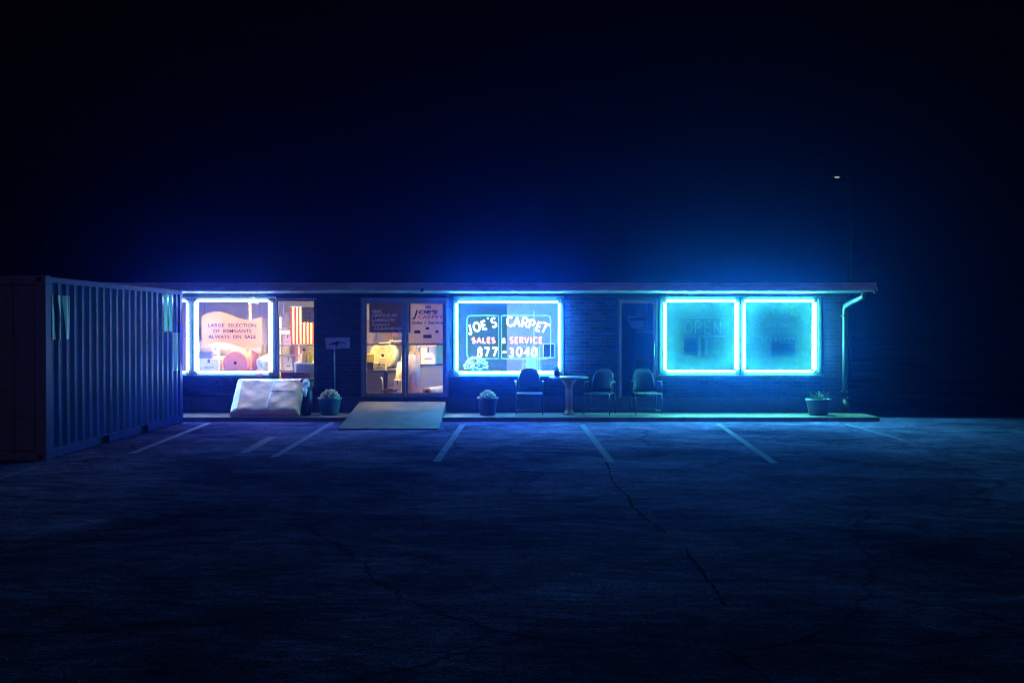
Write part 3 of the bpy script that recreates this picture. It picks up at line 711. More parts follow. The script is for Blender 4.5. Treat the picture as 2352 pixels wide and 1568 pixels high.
# rack with shelves
rk0, rk1 = X(z2(1055, 0)[0], 1.5), X(z2(1480, 0)[0], 1.5)
rk = thing("shelf_rack", ((rk0 + rk1) / 2, 1.7, FL), "metal shelf rack behind the flag", "shelf"); hw = (rk1 - rk0) / 2
for sx in (-1, 0.05, 1):
    for yy in (-0.2, 0.2):
        b = B(); b.box(sx * hw - 0.015, sx * hw + 0.015, yy - 0.015, yy + 0.015, 0, 1.75); b.build("post", M["cartonw"], rk)
for zy in (505, 675, 775, 930):
    zz_ = W2(0, zy, 1.5)[1] - FL; b = B(); b.box(-hw, hw, -0.22, 0.22, zz_ - 0.012, zz_ + 0.012); b.build("shelf", M["curtain"], rk)
box_thing("carton", 1130, 1200, 570, 670, 1.55, M["pinkm"], "pinkish carton on the rack's second shelf left of the flag", "box", 0.3)
box_thing("carton", 1130, 1212, 786, 926, 1.55, M["cartonw"], "tall cream carton on the rack's lowest shelf", "box", 0.3)
box_thing("carton", 1062, 1190, 520, 560, 1.5, M["cartonw"], "flat cream carton hanging under the rack's top shelf", "box", 0.3, tape=False)
vs_ = thing("hanging_strap", (X(z2(1090, 0)[0], 0.5), 0.5, W2(0, 490, 0.5)[1]), "pink V-shaped strap hanging left of the flag", "strap")
b = B()
for (a, c) in ((1052, 1080), (1132, 1108)):
    xa, za = W2(a, 235, 0.5); xc, zc = W2(c, 492, 0.5); b.tube([(xa - vs_.location.x, 0, TOPZ - 0.045 - vs_.location.z), (xa - vs_.location.x, 0, za - vs_.location.z), (xc - vs_.location.x, 0, 0)], 0.012, 6)
b.build("strap", M["pinkm"], vs_)
cz = W2(0, 845, 0.9)[1]
table_thing("counter", W2(1225, 0, 0.9)[0], W2(1500, 0, 0.9)[0], 0.9, 1.35, cz, "white-topped counter behind the narrow flag window", M["white"], "counter", True)
def jug(zx, w_, h_, m, label, capm, body=True):
    t = thing("jug", (W2(zx, 0, 1.0)[0], 1.02, cz), label, "jug", "containers on the counter")
    b = B(); b.lathe([(w_ * 0.9, 0), (w_, 0.02), (w_, h_ * 0.65), (w_ * 0.45, h_ * 0.88), (w_ * 0.4, h_)], (0, 0, 0), 18); b.build("body", m, t)
    b = B(); b.lathe([(w_ * 0.5, h_ + 0.001), (w_ * 0.5, h_ + 0.04), (w_ * 0.3, h_ + 0.05)], (0, 0, 0), 14); b.build("lid", capm, t)
    b = B(); b.tube([(w_ * 0.4, 0, h_ * 0.85), (w_ * 1.0, 0, h_ * 0.8), (w_ * 1.05, 0, h_ * 0.5)], 0.01, 6); b.build("handle", m, t)
jug(1325, 0.075, 0.25, M["tan"], "tan jug with a dark round lid on the counter", M["navy"])
jug(1385, 0.065, 0.2, M["yellow"], "bright yellow jug right of the tan jug", M["yellow"])
x0_, z1_ = W2(1100, 942, 0.12); x1_, z0_ = W2(1390, 1032, 0.12)
t = panel("notice_board", x0_, x1_, 0.13, z0_, z1_, M["purple"], "small purple notice low in the narrow flag window", "notice", 0.008)
b = B(); hw = (x1_ - x0_) / 2; h_ = z1_ - z0_
for k, (a, c) in enumerate(((0.35, 0.75), (0.15, 0.85), (0.1, 0.95))): b.box(-hw * 0.35 + a * hw * 1.2 - hw * 0.05, -hw * 0.35 + c * hw * 1.2, -0.003, -0.0005, h_ * (0.75 - 0.28 * k), h_ * (0.83 - 0.28 * k))
b.build("text_rows", M["navy"], t)
b = B(); b.box(-hw * 0.97, -hw * 0.42, -0.003, -0.0005, h_ * 0.08, h_ * 0.92); b.build("badge", M["redink"], t)
b = B(); b.box(-hw, hw, -0.003, -0.0005, h_ * 0.95, h_ * 1.0); b.build("edge_strip", M["purplet"], t)

# ------------------------------------------------------------------ behind the double door
def z3(zx, zy, y): return X((820 + zx / 4.127) * 0.9408, y), Z((680 + zy / 4.127) * 0.9408, y)
y3 = 0.25
x0_, z1_ = z3(337, 252, y3); x1_, z0_ = z3(752, 542, y3)
t = panel("service_board", x0_, x1_, y3, z0_, z1_, M["board"], "dark board listing LINOLEUM LAMINATE CARPET CLEANING behind the left door leaf", "sign")
cxs = (x0_ + x1_) / 2
for s_, zx, zy, wd, ht in (("VINYL", 365, 335, 110, 32), ("LINOLEUM", 365, 372, 250, 32), ("LAMINATE", 365, 421, 230, 34), ("CARPET", 365, 466, 185, 25), ("CLEANING", 385, 503, 275, 27)):
    o = text("lettering", s_, M["signtxt"], t, 0, 0, 0, 0.1, 'LEFT', bold=0.004)
    u = 0.9408 / 4.127 * (y3 - CY) / SF; kx = wd * u / o.dimensions.x; kz = ht * u / o.dimensions.z; X0, Z0 = z3(zx, zy, y3)
    mnx = min(v.co.x for v in o.data.vertices)
    for v in o.data.vertices: v.co = Vector(((v.co.x - mnx) * kx + X0 - cxs, v.co.y - 0.003, v.co.z * kz + Z0 - z0_))
y4 = 0.16
x0_, z1_ = z3(752, 236, y4); x1_, z0_ = z3(1085, 655, y4)
t = panel("poster", x0_, x1_, y4, z0_, z1_, M["paper"], "pale poster reading JOE'S CARPET Sales & Service inside the right door leaf", "poster", 0.004, 0.0)
cxs = (x0_ + x1_) / 2
def fit(s_, zx0, zx1, zy0, zy1, m, shear=0.0, bold=0.002, par=None, y=y4, cx0=None, zb=None):
    o = text("lettering", s_, m, par or t, 0, 0, 0, 0.1, 'LEFT', bold=bold, shear=shear)
    (xa, zt), (xb, zb_) = z3(zx0, zy0, y), z3(zx1, zy1, y)
    mnx = min(v.co.x for v in o.data.vertices); mnz = min(v.co.z for v in o.data.vertices)
    mxx = max(v.co.x for v in o.data.vertices); mxz = max(v.co.z for v in o.data.vertices)
    for v in o.data.vertices: v.co = Vector(((v.co.x - mnx) / (mxx - mnx) * (xb - xa) + xa - cxs, v.co.y - 0.003, (v.co.z - mnz) / (mxz - mnz) * (zt - zb_) + zb_ - z0_))
fit("J", 772, 830, 316, 412, M["blueink"], 0.35, 0.006); fit("OE'S", 832, 1030, 316, 357, M["blueink"], 0.2, 0.005)
fit("CARPET", 828, 1080, 368, 405, M["redink"], 0, 0.003); fit("Sales", 770, 872, 428, 458, M["blueink"], 0, 0.003); fit("&", 888, 916, 428, 458, M["redink"]); fit("Service", 930, 1080, 428, 458, M["blueink"], 0, 0.003)
b = B()
for (a, c, d, e) in ((902, 960, 274, 300),):
    (xa, zt), (xb, zb_) = z3(a, d, y4), z3(c, e, y4); b.box(xa - cxs, xb - cxs, -0.003, -0.0005, zb_ - z0_, zt - z0_)
b.build("printed_mark", M["purple"], t)
b = B()
for (a, c, d, e) in ((790, 852, 520, 552), (905, 940, 490, 512), (880, 965, 565, 600), (1003, 1035, 522, 548)):
    (xa, zt), (xb, zb_) = z3(a, d, y4), z3(c, e, y4); b.box(xa - cxs, xb - cxs, -0.003, -0.0005, zb_ - z0_, zt - z0_)
b.build("printed_mark", M["navy"], t)
# table with the big wrapped rolls
zt_ = z3(0, 905, 1.5)[1]
table_thing("work_table", z3(330, 0, 1.4)[0], z3(640, 0, 1.4)[0], 1.35, 2.9, zt_, "table carrying the big cream wrapped roll behind the left door leaf", M["curtain"], front=True)
rx, rz = z3(470, 768, 1.4); roll("carpet_roll", (rx, 1.4, zt_ + 0.285), 0.28, 1.4, (0, 1, 0), M["cream"], "large cream plastic-wrapped roll seen end-on behind the left door leaf", 0.12, M["dark"])
box_thing("carton", 285, 385, 762, 846, 1.1, M["yellow"], "orange-yellow carton at left edge of the left door leaf", "box", 0.22, z3, tape=False)
box_thing("carton", 375, 500, 848, 925, 1.05, M["cream"], "cream carton in front of the big wrapped roll", "box", 0.24, z3)
table_thing("side_table", z3(240, 0, 0.95)[0], z3(505, 0, 0.95)[0], 0.95, 1.34, z3(0, 925, 1.0)[1], "dark low table in front of the wrapped roll", M["dark"], front=True)
box_thing("carton", 250, 385, 848, 923, 1.12, M["signdark"], "dark brown carton under the orange-yellow carton", "box", 0.2, z3, tape=False)
sp = box_thing("speaker", 575, 655, 580, 622, 2.2, M["dark"], "small black box on the pale shelf beside the door stile", "speaker", 0.15, z3, tape=False)
b = B(); b.box(z3(540, 0, 2.2)[0], z3(660, 0, 2.2)[0], 2.1, 2.5, z3(0, 632, 2.2)[1], z3(0, 622.3, 2.2)[1]); 
s_ = thing("wall_shelf", (0, 0, 0), "pale shelf under the small black box behind the left door leaf", "shelf"); b.build("shelf", M["cartonw"], s_)
b = B(); b.box(z3(545, 0, 2.2)[0], z3(555, 0, 2.2)[0], 2.2, 2.4, FL, z3(0, 632.5, 2.2)[1]); b.build("support", M["cartonw"], s_)
box_thing("carton", 580, 660, 1020, 1168, 0.7, M["white"], "white carton on the floor beside the centre door stile", "box", 0.25, z3)
box_thing("carton", 500, 600, 930, 1010, 1.5, M["whiteroll"], "crumpled white parcel below the big wrapped roll", "box", 0.2, z3, tape=False)
st = thing("step_stool", (z3(540, 0, 0.75)[0], 0.75, FL), "white-legged stool low behind the left door leaf", "stool")
b = B(); b.box(-0.17, 0.17, -0.13, 0.13, 0.16, 0.185, 0.004); b.build("seat", M["dark"], st)
for sx in (-1, 1):
    for yy in (-1, 1):
        b = B(); b.tube([(sx * 0.18, yy * 0.11, 0.01), (sx * 0.14, yy * 0.1, 0.159)], 0.014, 8); b.build("leg", M["white"], st)
for sx in (-1,):
    b = B(); b.tube([(sx * 0.15, 0.1, 0.186), (sx * 0.17, 0.11, 0.42), (sx * 0.2, 0.12, 0.45)], 0.014, 8); b.build("handle", M["white"], st)
# right leaf
roll("carpet_roll", (z3(775, 0, 0.9)[0], 0.95, FL + 0.02), 0.2, 0.9, (-0.08, 0.12, 1), M["greyroll"], "grey carpet roll standing upright behind the right door leaf", 0.2)
box_thing("carton", 855, 1003, 695, 862, 1.9, M["cartonw"], "white carton with a dark slot on the counter behind the right door leaf", "box", 0.35, z3)
table_thing("counter", z3(735, 0, 1.85)[0], z3(1110, 0, 1.85)[0], 1.85, 2.4, z3(0, 862, 1.9)[1], "dark counter under the white carton behind the right door leaf", M["potdark"], "counter", True)
box_thing("carton", 740, 850, 740, 862, 2.0, M["carton"], "brown carton left of the slotted white carton", "box", 0.3, z3)
box_thing("sample_stack", 820, 1010, 612, 690, 2.0, M["pinkm"], "rose-coloured stack of samples on the slotted white carton", "samples", 0.25, z3, tape=False)
roll("carpet_roll", (z3(915, 0, 0.5)[0], 0.5, FL + 0.125), 0.125, 1.1, (0.34, 0.9, 0.0), M["whiteroll"], "short white carpet remnant roll lying on the floor behind the right door leaf", 0.55, M["dark"])
mt = thing("floor_mat", (z3(960, 0, 0.7)[0], 0.85, FL), "reddish mat on the floor near the white remnant roll", "mat")
b = B(); b.box(-0.55, 0.35, -0.55, 1.2, 0.0005, 0.004); b.build("mat", M["redink"], mt)

for (px, r_, h_, mk, lab) in ((466, 0.14, 1.5, "greyroll", "grey roll standing at far left along the back wall behind the peach sign"), (598, 0.13, 1.75, "cream", "tall cream roll standing at the back wall right of the peach sign"),
        (652, 0.12, 1.9, "whiteroll", "tall white roll at the back wall left of the flag"), (682, 0.12, 1.6, "pinkroll", "rose roll at the back wall below the flag"),
        (850, 0.13, 1.7, "greyroll", "grey roll standing at the back wall behind the big cream roll"), (905, 0.12, 1.5, "pinkroll", "rose roll at the back wall beside the centre door stile"),
        (951, 0.13, 1.3, "cream", "cream roll at the back wall behind the right door leaf"), (1010, 0.12, 1.2, "greyroll", "short grey roll at the back wall near the right door edge")):
    roll("carpet_roll", (X(px, 4.4), 4.4, FL), r_, h_, (0.03, 0.04, 1), M[mk], lab, 0.3)
roll("carpet_roll", (z3(612, 0, 1.0)[0], 1.15, FL + 0.02), 0.1, 0.75, (0.12, 0.2, 1), M["whiteroll"], "narrow white roll leaning behind the white floor carton", 0.3)
roll("carpet_roll", (z3(1005, 0, 1.3)[0], 1.3, FL + 0.1), 0.1, 0.9, (0.9, 0.4, 0.0), M["greyroll"], "dark grey roll lying behind the short white remnant roll", 0.3)
box_thing("sample_book", 905, 985, 640, 668, 1.7, M["potdark"], "dark sample book in front of the rose samples", "samples", 0.2, z3, tape=False)
box_thing("carton", 505, 575, 1100, 1168, 0.6, M["signdark"], "small dark box on the floor under the white-legged stool's right side", "box", 0.16, z3, tape=False)

# ------------------------------------------------------------------ phone-number window
def z4(zx, zy, y): return X(ZX(zx), y), Z(ZY(zy), y)
fm = thing("potted_mum", (z4(540, 0, 0.5)[0], 0.5, z4(0, 1560, 0.5)[1]), "large pale flower mound at lower left behind the neon lettering", "potted plant")
def mound(parent, r, h, n, m, zb, pr=0.022, leaves=True, seed=1):
    rnd = random.Random(seed); b = B()
    for k in range(n):
        a = rnd.uniform(0, 2 * PI); u = math.acos(rnd.uniform(0.0, 1)); rr = rnd.uniform(0.9, 1.04)
        c = (r * math.sin(u) * math.cos(a) * rr, r * math.sin(u) * math.sin(a) * rr, zb + h * math.cos(u) * rr)
        s = pr * rnd.uniform(0.7, 1.2); b.blob(c, s, s, s * 0.7, 1, 0.25)
    b.build("flowers", m, parent)
    b = B(); b.blob((0, 0, zb), r * 0.88, r * 0.88, h * 0.88, 2, 0.06)
    for k in range(n // 2):
        a = rnd.uniform(0, 2 * PI); u = math.acos(rnd.uniform(0, 1)); c = Vector((r * math.sin(u) * math.cos(a), r * math.sin(u) * math.sin(a), zb + h * math.cos(u))) * 1
        d = Vector((rnd.uniform(-1, 1), rnd.uniform(-1, 1), rnd.uniform(-1, 1))).normalized() * 0.02; e = d.orthogonal().normalized() * 0.01
        b.quad(c - d, c - e, c + d, c + e)
    b.build("foliage", M["leafm"], parent)
mound(fm, 0.26, 0.25, 260, M["mumw"], 0.17, 0.024, seed=3)
b = B(); b.lathe([(0.12, 0), (0.16, 0.16), (0.17, 0.17), (0.15, 0.17)], (0, 0, 0)); b.build("pot", M["potdark"], fm)
table_thing("display_table", z4(250, 0, 0.3)[0], z4(1840, 0, 0.3)[0], 0.28, 0.85, z4(0, 1560, 0.5)[1], "long table under the flower mound behind the phone number window", M["curtain"])
gp = panel("grey_panel", z4(1030, 0, 2.6)[0], z4(1900, 0, 2.6)[0], 2.6, FL, z4(0, 400, 2.6)[1], M["greyp"], "tall grey partition panel behind the word CARPET in neon", "panel", 0.03)
b = B(); b.box(-0.02, 0.01, -0.02, -0.0005, 0, 1.9); b.build("trim", M["white"], gp)
sr = thing("sample_rack", (z4(1455, 0, 0.9)[0], 1.0, FL), "rack of narrow upright sample strips below the last digits of the phone number", "sample rack")
for k in range(7):
    b = B(); h_ = z4(0, 1075 + 12 * (k % 3), 1.0)[1] - FL; b.box(-0.16 + k * 0.046, -0.16 + k * 0.046 + 0.026, -0.01, 0.02, 0.05, h_, 0.004); b.build("sample_strip", M["white"] if k % 2 else M["whiteroll"], sr)
b = B(); b.box(-0.19, 0.19, -0.03, 0.1, 0, 0.049); b.build("base", M["dark"], sr)
box_thing("carton", 1270, 1370, 1290, 1460, 1.4, M["pinkm"], "pinkish carton left of the sample strips", "box", 0.3, z4)
tb3 = table_thing("shelf_unit", z4(1240, 0, 1.4)[0], z4(1900, 0, 1.4)[0], 1.35, 1.8, z4(0, 1462, 1.4)[1], "low shelf unit behind the sample strips", M["white"], "shelf")
box_thing("carton", 1590, 1780, 1370, 1462, 1.42, M["curtain"], "grey carton right of the sample strips", "box", 0.3, z4)
fr = panel("picture_frame", z4(1600, 0, 2.5)[0], z4(1800, 0, 2.5)[0], 2.5, z4(0, 1270, 2.5)[1], z4(0, 1030, 2.5)[1], M["white"], "dark picture in a pale frame right of the phone number", "picture", 0.02)
b = B(); hw = (z4(1800, 0, 2.5)[0] - z4(1600, 0, 2.5)[0]) / 2; b.box(-hw + 0.03, hw - 0.03, -0.004, -0.0005, 0.03, z4(0, 1030, 2.5)[1] - z4(0, 1270, 2.5)[1] - 0.03); b.build("picture", M["potdark"], fr)

# ------------------------------------------------------------------ dim single door
def z6(zx, zy, y): return X((1500 + zx / 6.533) * 0.9408, y), Z((720 + zy / 6.533) * 0.9408, y)
x_, z_ = z6(360, 545, 0.8)
bw = thing("hanging_basin", (x_, 0.8, z_), "pale bowl-shaped pendant under a dark square behind the single door", "basin")
b = B(); s_ = 0.9408 / 6.533 * 23.7 / SF
b.lathe([(30 * s_, 0), (95 * s_, 35 * s_), (140 * s_, 120 * s_), (142 * s_, 140 * s_), (128 * s_, 140 * s_)], (0, 0, 0)); b.build("bowl", M["whiteroll"], bw)
b = B(); b.box(-142 * s_, 140 * s_, 0, 0.02, 185 * s_, 205 * s_); b.box(-145 * s_, -130 * s_, 0, 0.02, 140 * s_, 205 * s_); b.box(125 * s_, 150 * s_, 0, 0.02, 140 * s_, 205 * s_); b.build("rim_frame", M["white"], bw)
b = B(); b.box(150 * s_, 170 * s_, 0, 0.02, 40 * s_, 470 * s_); b.box(120 * s_, 136 * s_, 0, 0.02, 206 * s_, 440 * s_); b.build("hanger", M["white"], bw)
for (a, c, zy, lab) in ((375, 640, 590, "upper pale shelf board behind the single glass door"), (360, 620, 1020, "lower pale shelf board behind the single glass door")):
    x0_, z_ = z6(a, zy + 22, 0.7); x1_, z1_ = z6(c, zy - 22, 0.7)
    t = thing("wall_shelf", ((x0_ + x1_) / 2, 0.7, z_), lab, "shelf"); hw = (x1_ - x0_) / 2
    b = B(); b.box(-hw, hw, 0, 0.2, 0, z1_ - z_, 0.004); b.build("board", M["whiteroll"], t); b = B(); b.box(hw - 0.01, hw + 0.02, 0.02, 0.18, -0.15, -0.001); b.build("bracket", M["dark"], t)

# ------------------------------------------------------------------ ramp
rx0, rx1 = X(826, -0.02), X(1024, -0.02)
rp = thing("entrance_ramp", ((rx0 + rx1) / 2, -1.4, 0), "broad sloping concrete ramp up to the double door", "ramp")
hw = (rx1 - rx0) / 2; b = B()
ya, yb = -2.85 + 1.4, -0.035 + 1.4
P = [(-hw, ya, -0.02), (hw, ya, -0.02), (hw, yb, -0.02), (-hw, yb, -0.02)]; T = [(-hw, ya, 0.025), (hw + 0.04, ya, 0.025), (hw, yb, 0.325), (-hw, yb, 0.325)]
vb = [b.bm.verts.new(p) for p in P]; vt = [b.bm.verts.new(p) for p in T]
b.bm.faces.new(vb[::-1]); b.bm.faces.new(vt)
for i in range(4): b.bm.faces.new((vb[i], vb[(i + 1) % 4], vt[(i + 1) % 4], vt[i]))
b.build("slab", M["rampc"], rp)
b = B(); b.box(-hw, hw, yb - 0.0, yb + 0.03, 0.3, 0.332); b.build("threshold", M["alu"], rp)

# ------------------------------------------------------------------ shipping container
ct = thing("shipping_container", (-6.48, -7.52, 0), "blue corrugated shipping container standing at the left of the lot", "shipping container", rz=-math.atan(0.1 / 6.06))
CL, CW, CH = 6.06, 2.44, 2.59
def corr(y0, y1, x_out, inward, sgn=1):
    """trapezoid profile along y; returns list of (x, y)"""
    pts = []; y = y0; p = 0.278
    while y < y1 - 0.01:
        for (d, o) in ((0, 0), (0.07, 0), (0.139, 1), (0.209, 1)):
            if y + d < y1: pts.append((x_out - inward * o * sgn, y + d))
        y += p
    pts.append((x_out, y1)); return pts
def corr_side(name, m, x_out, sgn, parent, z0=0.16, z1=CH - 0.1, y0=0.16, y1=CL - 0.16, off=0.0, clip=None):
    b = B(); pts = corr(0.16, CL - 0.16, x_out, 0.036, sgn)
    if clip:
        out = []
        for (xa, ya_), (xb, yb_) in zip(pts, pts[1:]):
            lo, hi = max(ya_, clip[0]), min(yb_, clip[1])
            if hi > lo:
                f = lambda yy: xa + (xb - xa) * (yy - ya_) / (yb_ - ya_)
                if not out: out.append((f(lo), lo))
                out.append((f(hi), hi))
        pts = out; z0, z1 = clip[2], clip[3]
    lo = [b.bm.verts.new((p[0] + off, p[1], z0)) for p in pts]; hi = [b.bm.verts.new((p[0] + off, p[1], z1)) for p in pts]
    for i in range(len(pts) - 1): b.bm.faces.new((lo[i], lo[i + 1], hi[i + 1], hi[i]))
    if clip:                                   # give the sheet a little thickness
        ret = bmesh.ops.solidify(b.bm, geom=b.bm.faces[:], thickness=0.004)
    return b.build(name, m, parent)
corr_side("side_panel", M["container"], -0.012, 1, ct); corr_side("side_panel", M["container"], -CW + 0.012, -1, ct)
b = B()
for x0, x1 in ((-0.16, 0), (-CW, -CW + 0.16)):
    for y0, y1 in ((0, 0.16), (CL - 0.16, CL)): b.box(x0, x1, y0, y1, 0.12, CH - 0.12, 0.006)
b.bm.normal_update()
for f in b.bm.faces: f.material_index = 1 if f.normal.y < -0.7 else 0  # front faces take the end's warm-lit colour
b.build_each("corner_post", [M["container"], M["contwarm"]], ct)
b = B()
for x0, x1 in ((-0.06, -0.002), (-CW + 0.002, -CW + 0.06)): b.box(x0, x1, 0.16, CL - 0.16, CH - 0.1, CH - 0.02, 0.004)
b.build_each("top_rail", M["container"], ct)
b = B()
for x0, x1 in ((-0.05, -0.004), (-CW + 0.004, -CW + 0.05)):
    ys = [0.16, 1.95, 2.31, 3.75, 4.11, CL - 0.16]
    for a, c in ((ys[0], ys[1]), (ys[2], ys[3]), (ys[4], ys[5])): b.box(x0, x1, a, c, 0.03, 0.16, 0.003)
    for a, c in ((ys[1], ys[2]), (ys[3], ys[4])): b.box(x0, x1, a, c, 0.145, 0.16)
b.build_each("bottom_rail", M["container"], ct)
b = B()
for a, c in ((1.95, 2.31), (3.75, 4.11)): b.box(-CW + 0.06, -0.07, a + 0.003, c - 0.003, 0.03, 0.144)
b.build_each("forklift_pocket", M["gasket"], ct)
for x in (-0.18, -CW):
    for y in (0, CL - 0.16):
        for z in (0, CH - 0.12):
            b = B(); b.box(x - 0.002 + (0.004 if x > -1 else 0), x + 0.18, y - 0.004 if y == 0 else y, y + 0.164, z, z + 0.118, 0.008); 
            b.bm.normal_update()
            for f in b.bm.faces: f.material_index = 0 if f.normal.y < -0.5 else 1  # front face painted in the warm-lit end colour
            o = b.build("corner_casting", [M["contwarm"], M["container"]], ct)
            b = B(); b.box(x + 0.05, x + 0.13, -0.006 if y == 0 else y + 0.165, -0.0045 if y == 0 else y + 0.166, z + 0.03, z + 0.09); b.build("slot", M["gasket"], o)
b = B(); b.box(-CW + 0.05, -0.05, 0.02, CL - 0.02, CH - 0.05, CH - 0.025); b.build("roof", M["container"], ct)
b = B(); b.box(-CW + 0.06, -0.06, CL - 0.06, CL - 0.02, 0.14, CH - 0.13); b.build("rear_panel", M["container"], ct)
b = B(); b.box(-CW + 0.16, -0.16, 0.0, 0.1, CH - 0.13, CH - 0.005); b.box(-CW + 0.18, -0.18, 0.0, 0.1, 0.02, 0.14); b.build_each("end_header", M["contwarm"], ct)
for (xa, xb) in ((-CW / 2 + 0.012, -0.17), (-CW + 0.17, -CW / 2 - 0.012)):
    b = B(); b.box(xa, xb, 0.04, 0.07, 0.15, CH - 0.14)
    zs = [0.15, 0.62, 0.70, 1.17, 1.25, 1.72, 1.80, CH - 0.14]
    for k in range(0, 8, 2): b.box(xa + 0.002, xb - 0.002, 0.008, 0.04, zs[k], zs[k + 1], 0.012)
    b.box(xb - 0.07, xb - 0.001, 0.002, 0.0395, 0.16, CH - 0.15, 0.004); b.box(xa + 0.001, xa + 0.07, 0.002, 0.0395, 0.16, CH - 0.15, 0.004)
    dr = b.build("end_door", M["contwarm"], ct)
    b = B(); b.box(xa - 0.008, xa, 0.01, 0.07, 0.15, CH - 0.14); b.box(xb, xb + 0.008, 0.01, 0.07, 0.15, CH - 0.14); b.build_each("gasket", M["gasket"], dr)
    for f in (0.28, 0.72):
        xr = xa + (xb - xa) * f; b = B(); b.tube([(xr, -0.02, 0.1), (xr, -0.02, CH - 0.08)], 0.017, 10)
        for z in (0.2, 0.9, 1.6, 2.3): b.box(xr - 0.035, xr + 0.035, -0.025, 0.008, z, z + 0.06, 0.004)
        b.build("lock_rod", M["contwarm"], dr)
    b = B(); xr = xa + (xb - xa) * 0.28; b.box(xr, xr + 0.38, -0.045, -0.03, 1.0, 1.03, 0.003); b.build("handle", M["rust"], dr)
tag(corr_side("sheet_or_reflection", M["decal"], -0.012, 1, ct, off=0.006, clip=(0.2, 0.9, 1.69, 2.32)), "crinkled silver sheet on the container's near upper side")
tag(corr_side("sheet_or_reflection", M["decal2"], -0.012, 1, ct, off=0.006, clip=(4.92, 5.62, 1.78, 2.48)), "greenish sheet on the container's far upper side")
tag(corr_side("sheet_or_reflection", M["reflection"], -0.012, 1, ct, off=0.006, clip=(5.58, 5.9, 1.03, 1.76)), "pale sheet at the container's far edge")

# ------------------------------------------------------------------ wrapped mattress leaning on the wall
mx = thing("wrapped_mattress", (-4.9, -0.5, SWZ), "pale paper-wrapped mattress leaning low against the wall under the peach sign window", "mattress")
b = B(); N1, N2 = 40, 20; rnd = random.Random(5)
ang = math.atan2(0.62, 0.86); L_ = 1.08
def mp_(u, v, t):                      # u across 0..1, v up 0..1, t thickness
    xx = -0.68 + 1.37 * u - 0.05 * v; yy = -0.50 + L_ * v * math.cos(ang); zz_ = 0.005 + L_ * v * math.sin(ang)
    n = Vector((0, -math.sin(ang), math.cos(ang)))
    wob = 0.014 * math.sin(7 * u + 4 * v) * math.sin(9 * v + 2) + 0.008 * math.sin(23 * u + 3) * math.sin(17 * v) + rnd.uniform(-0.003, 0.003)
    edge = min(u, 1 - u, v, 1 - v) * 12; k = min(1, edge) ** 0.5
    return Vector((xx, yy, zz_)) + n * (t * (0.55 + 0.45 * k) + wob * k)
for t_, nm in ((0.13, 0),):
    Vv = [[b.bm.verts.new(mp_(i / N1, j / N2, t_)) for j in range(N2 + 1)] for i in range(N1 + 1)]
    Vb = [[b.bm.verts.new(mp_(i / N1, j / N2, 0.0)) for j in range(N2 + 1)] for i in range(N1 + 1)]
    for i in range(N1):
        for j in range(N2):
            f = b.bm.faces.new((Vv[i][j], Vv[i + 1][j], Vv[i + 1][j + 1], Vv[i][j + 1])); f.smooth = True; b.bm.faces.new((Vb[i][j + 1], Vb[i + 1][j + 1], Vb[i + 1][j], Vb[i][j]))
    for i in range(N1): b.bm.faces.new((Vb[i][0], Vb[i + 1][0], Vv[i + 1][0], Vv[i][0])); b.bm.faces.new((Vv[i][N2], Vv[i + 1][N2], Vb[i + 1][N2], Vb[i][N2]))
    for j in range(N2): b.bm.faces.new((Vb[0][j + 1], Vb[0][j], Vv[0][j], Vv[0][j + 1])); b.bm.faces.new((Vb[N1][j], Vb[N1][j + 1], Vv[N1][j + 1], Vv[N1][j]))
b.build("mattress", M["mattress"], mx)
def tape_strip(u0, v0, u1, v1, wd):
    b = B(); n = 14; prev = None
    for k in range(n + 1):
        s_ = k / n; u, v = u0 + (u1 - u0) * s_, v0 + (v1 - v0) * s_
        du, dv_ = (0, wd) if abs(u1 - u0) > abs(v1 - v0) else (wd, 0)
        jx = rnd.uniform(-0.006, 0.006)
        a = b.bm.verts.new(mp_(u - du, v - dv_, 0.14) + Vector((jx, 0, 0))); c = b.bm.verts.new(mp_(u + du, v + dv_, 0.14) + Vector((jx, 0, 0)))
        if prev: b.bm.faces.new((prev[0], a, c, prev[1]))
        prev = (a, c)
    return b
b = tape_strip(0.05, 0.03, 0.05, 0.97, 0.045); b.build("tape", M["tape"], mx)
b = tape_strip(0.52, 0.02, 0.56, 0.98, 0.012); b.build("tape", M["tape"], mx)
b = tape_strip(0.03, 0.92, 0.97, 0.94, 0.05); b.build("tape", M["tape"], mx)
b = tape_strip(0.55, 0.58, 0.9, 0.55, 0.012); b.build("tape", M["signdark"], mx)
bg_ = thing("plastic_bundle", (X(703, -0.4), -0.35, SWZ), "dark bundle with a crumpled white top leaning beside the wrapped mattress", "bundle")
b = B(); b.tube([(0.03, -0.18, 0.02), (0.03, -0.1, 0.2), (0.02, 0.0, 0.42), (0.0, 0.1, 0.6)], [0.09, 0.11, 0.1, 0.09], 12); b.build("bag", M["dark"], bg_)
b = B(); b.blob((-0.01, 0.02, 0.6), 0.08, 0.08, 0.11, 3, 0.12); b.tube([(-0.02, -0.07, 0.52), (-0.01, -0.13, 0.36)], [0.06, 0.025], 8); b.build("white_wrap", M["tape"], bg_)
b = B(); b.blob((-0.08, 0.06, 0.68), 0.07, 0.05, 0.04, 2, 0.2); b.blob((0.09, 0.06, 0.69), 0.07, 0.05, 0.035, 2, 0.2); b.build("loose_flap", M["dark"], bg_)
rg = thing("cloth_scrap", (X(592, -0.3), -0.17, 0.86), "small reddish cloth scrap on the mattress's top left corner", "cloth")
b = B(); b.blob((-0.02, 0, 0.01), 0.07, 0.04, 0.03, 2, 0.25); b.blob((0.05, 0, 0.04), 0.03, 0.03, 0.03, 2, 0.25); b.build("scrap", M["redink"], rg)

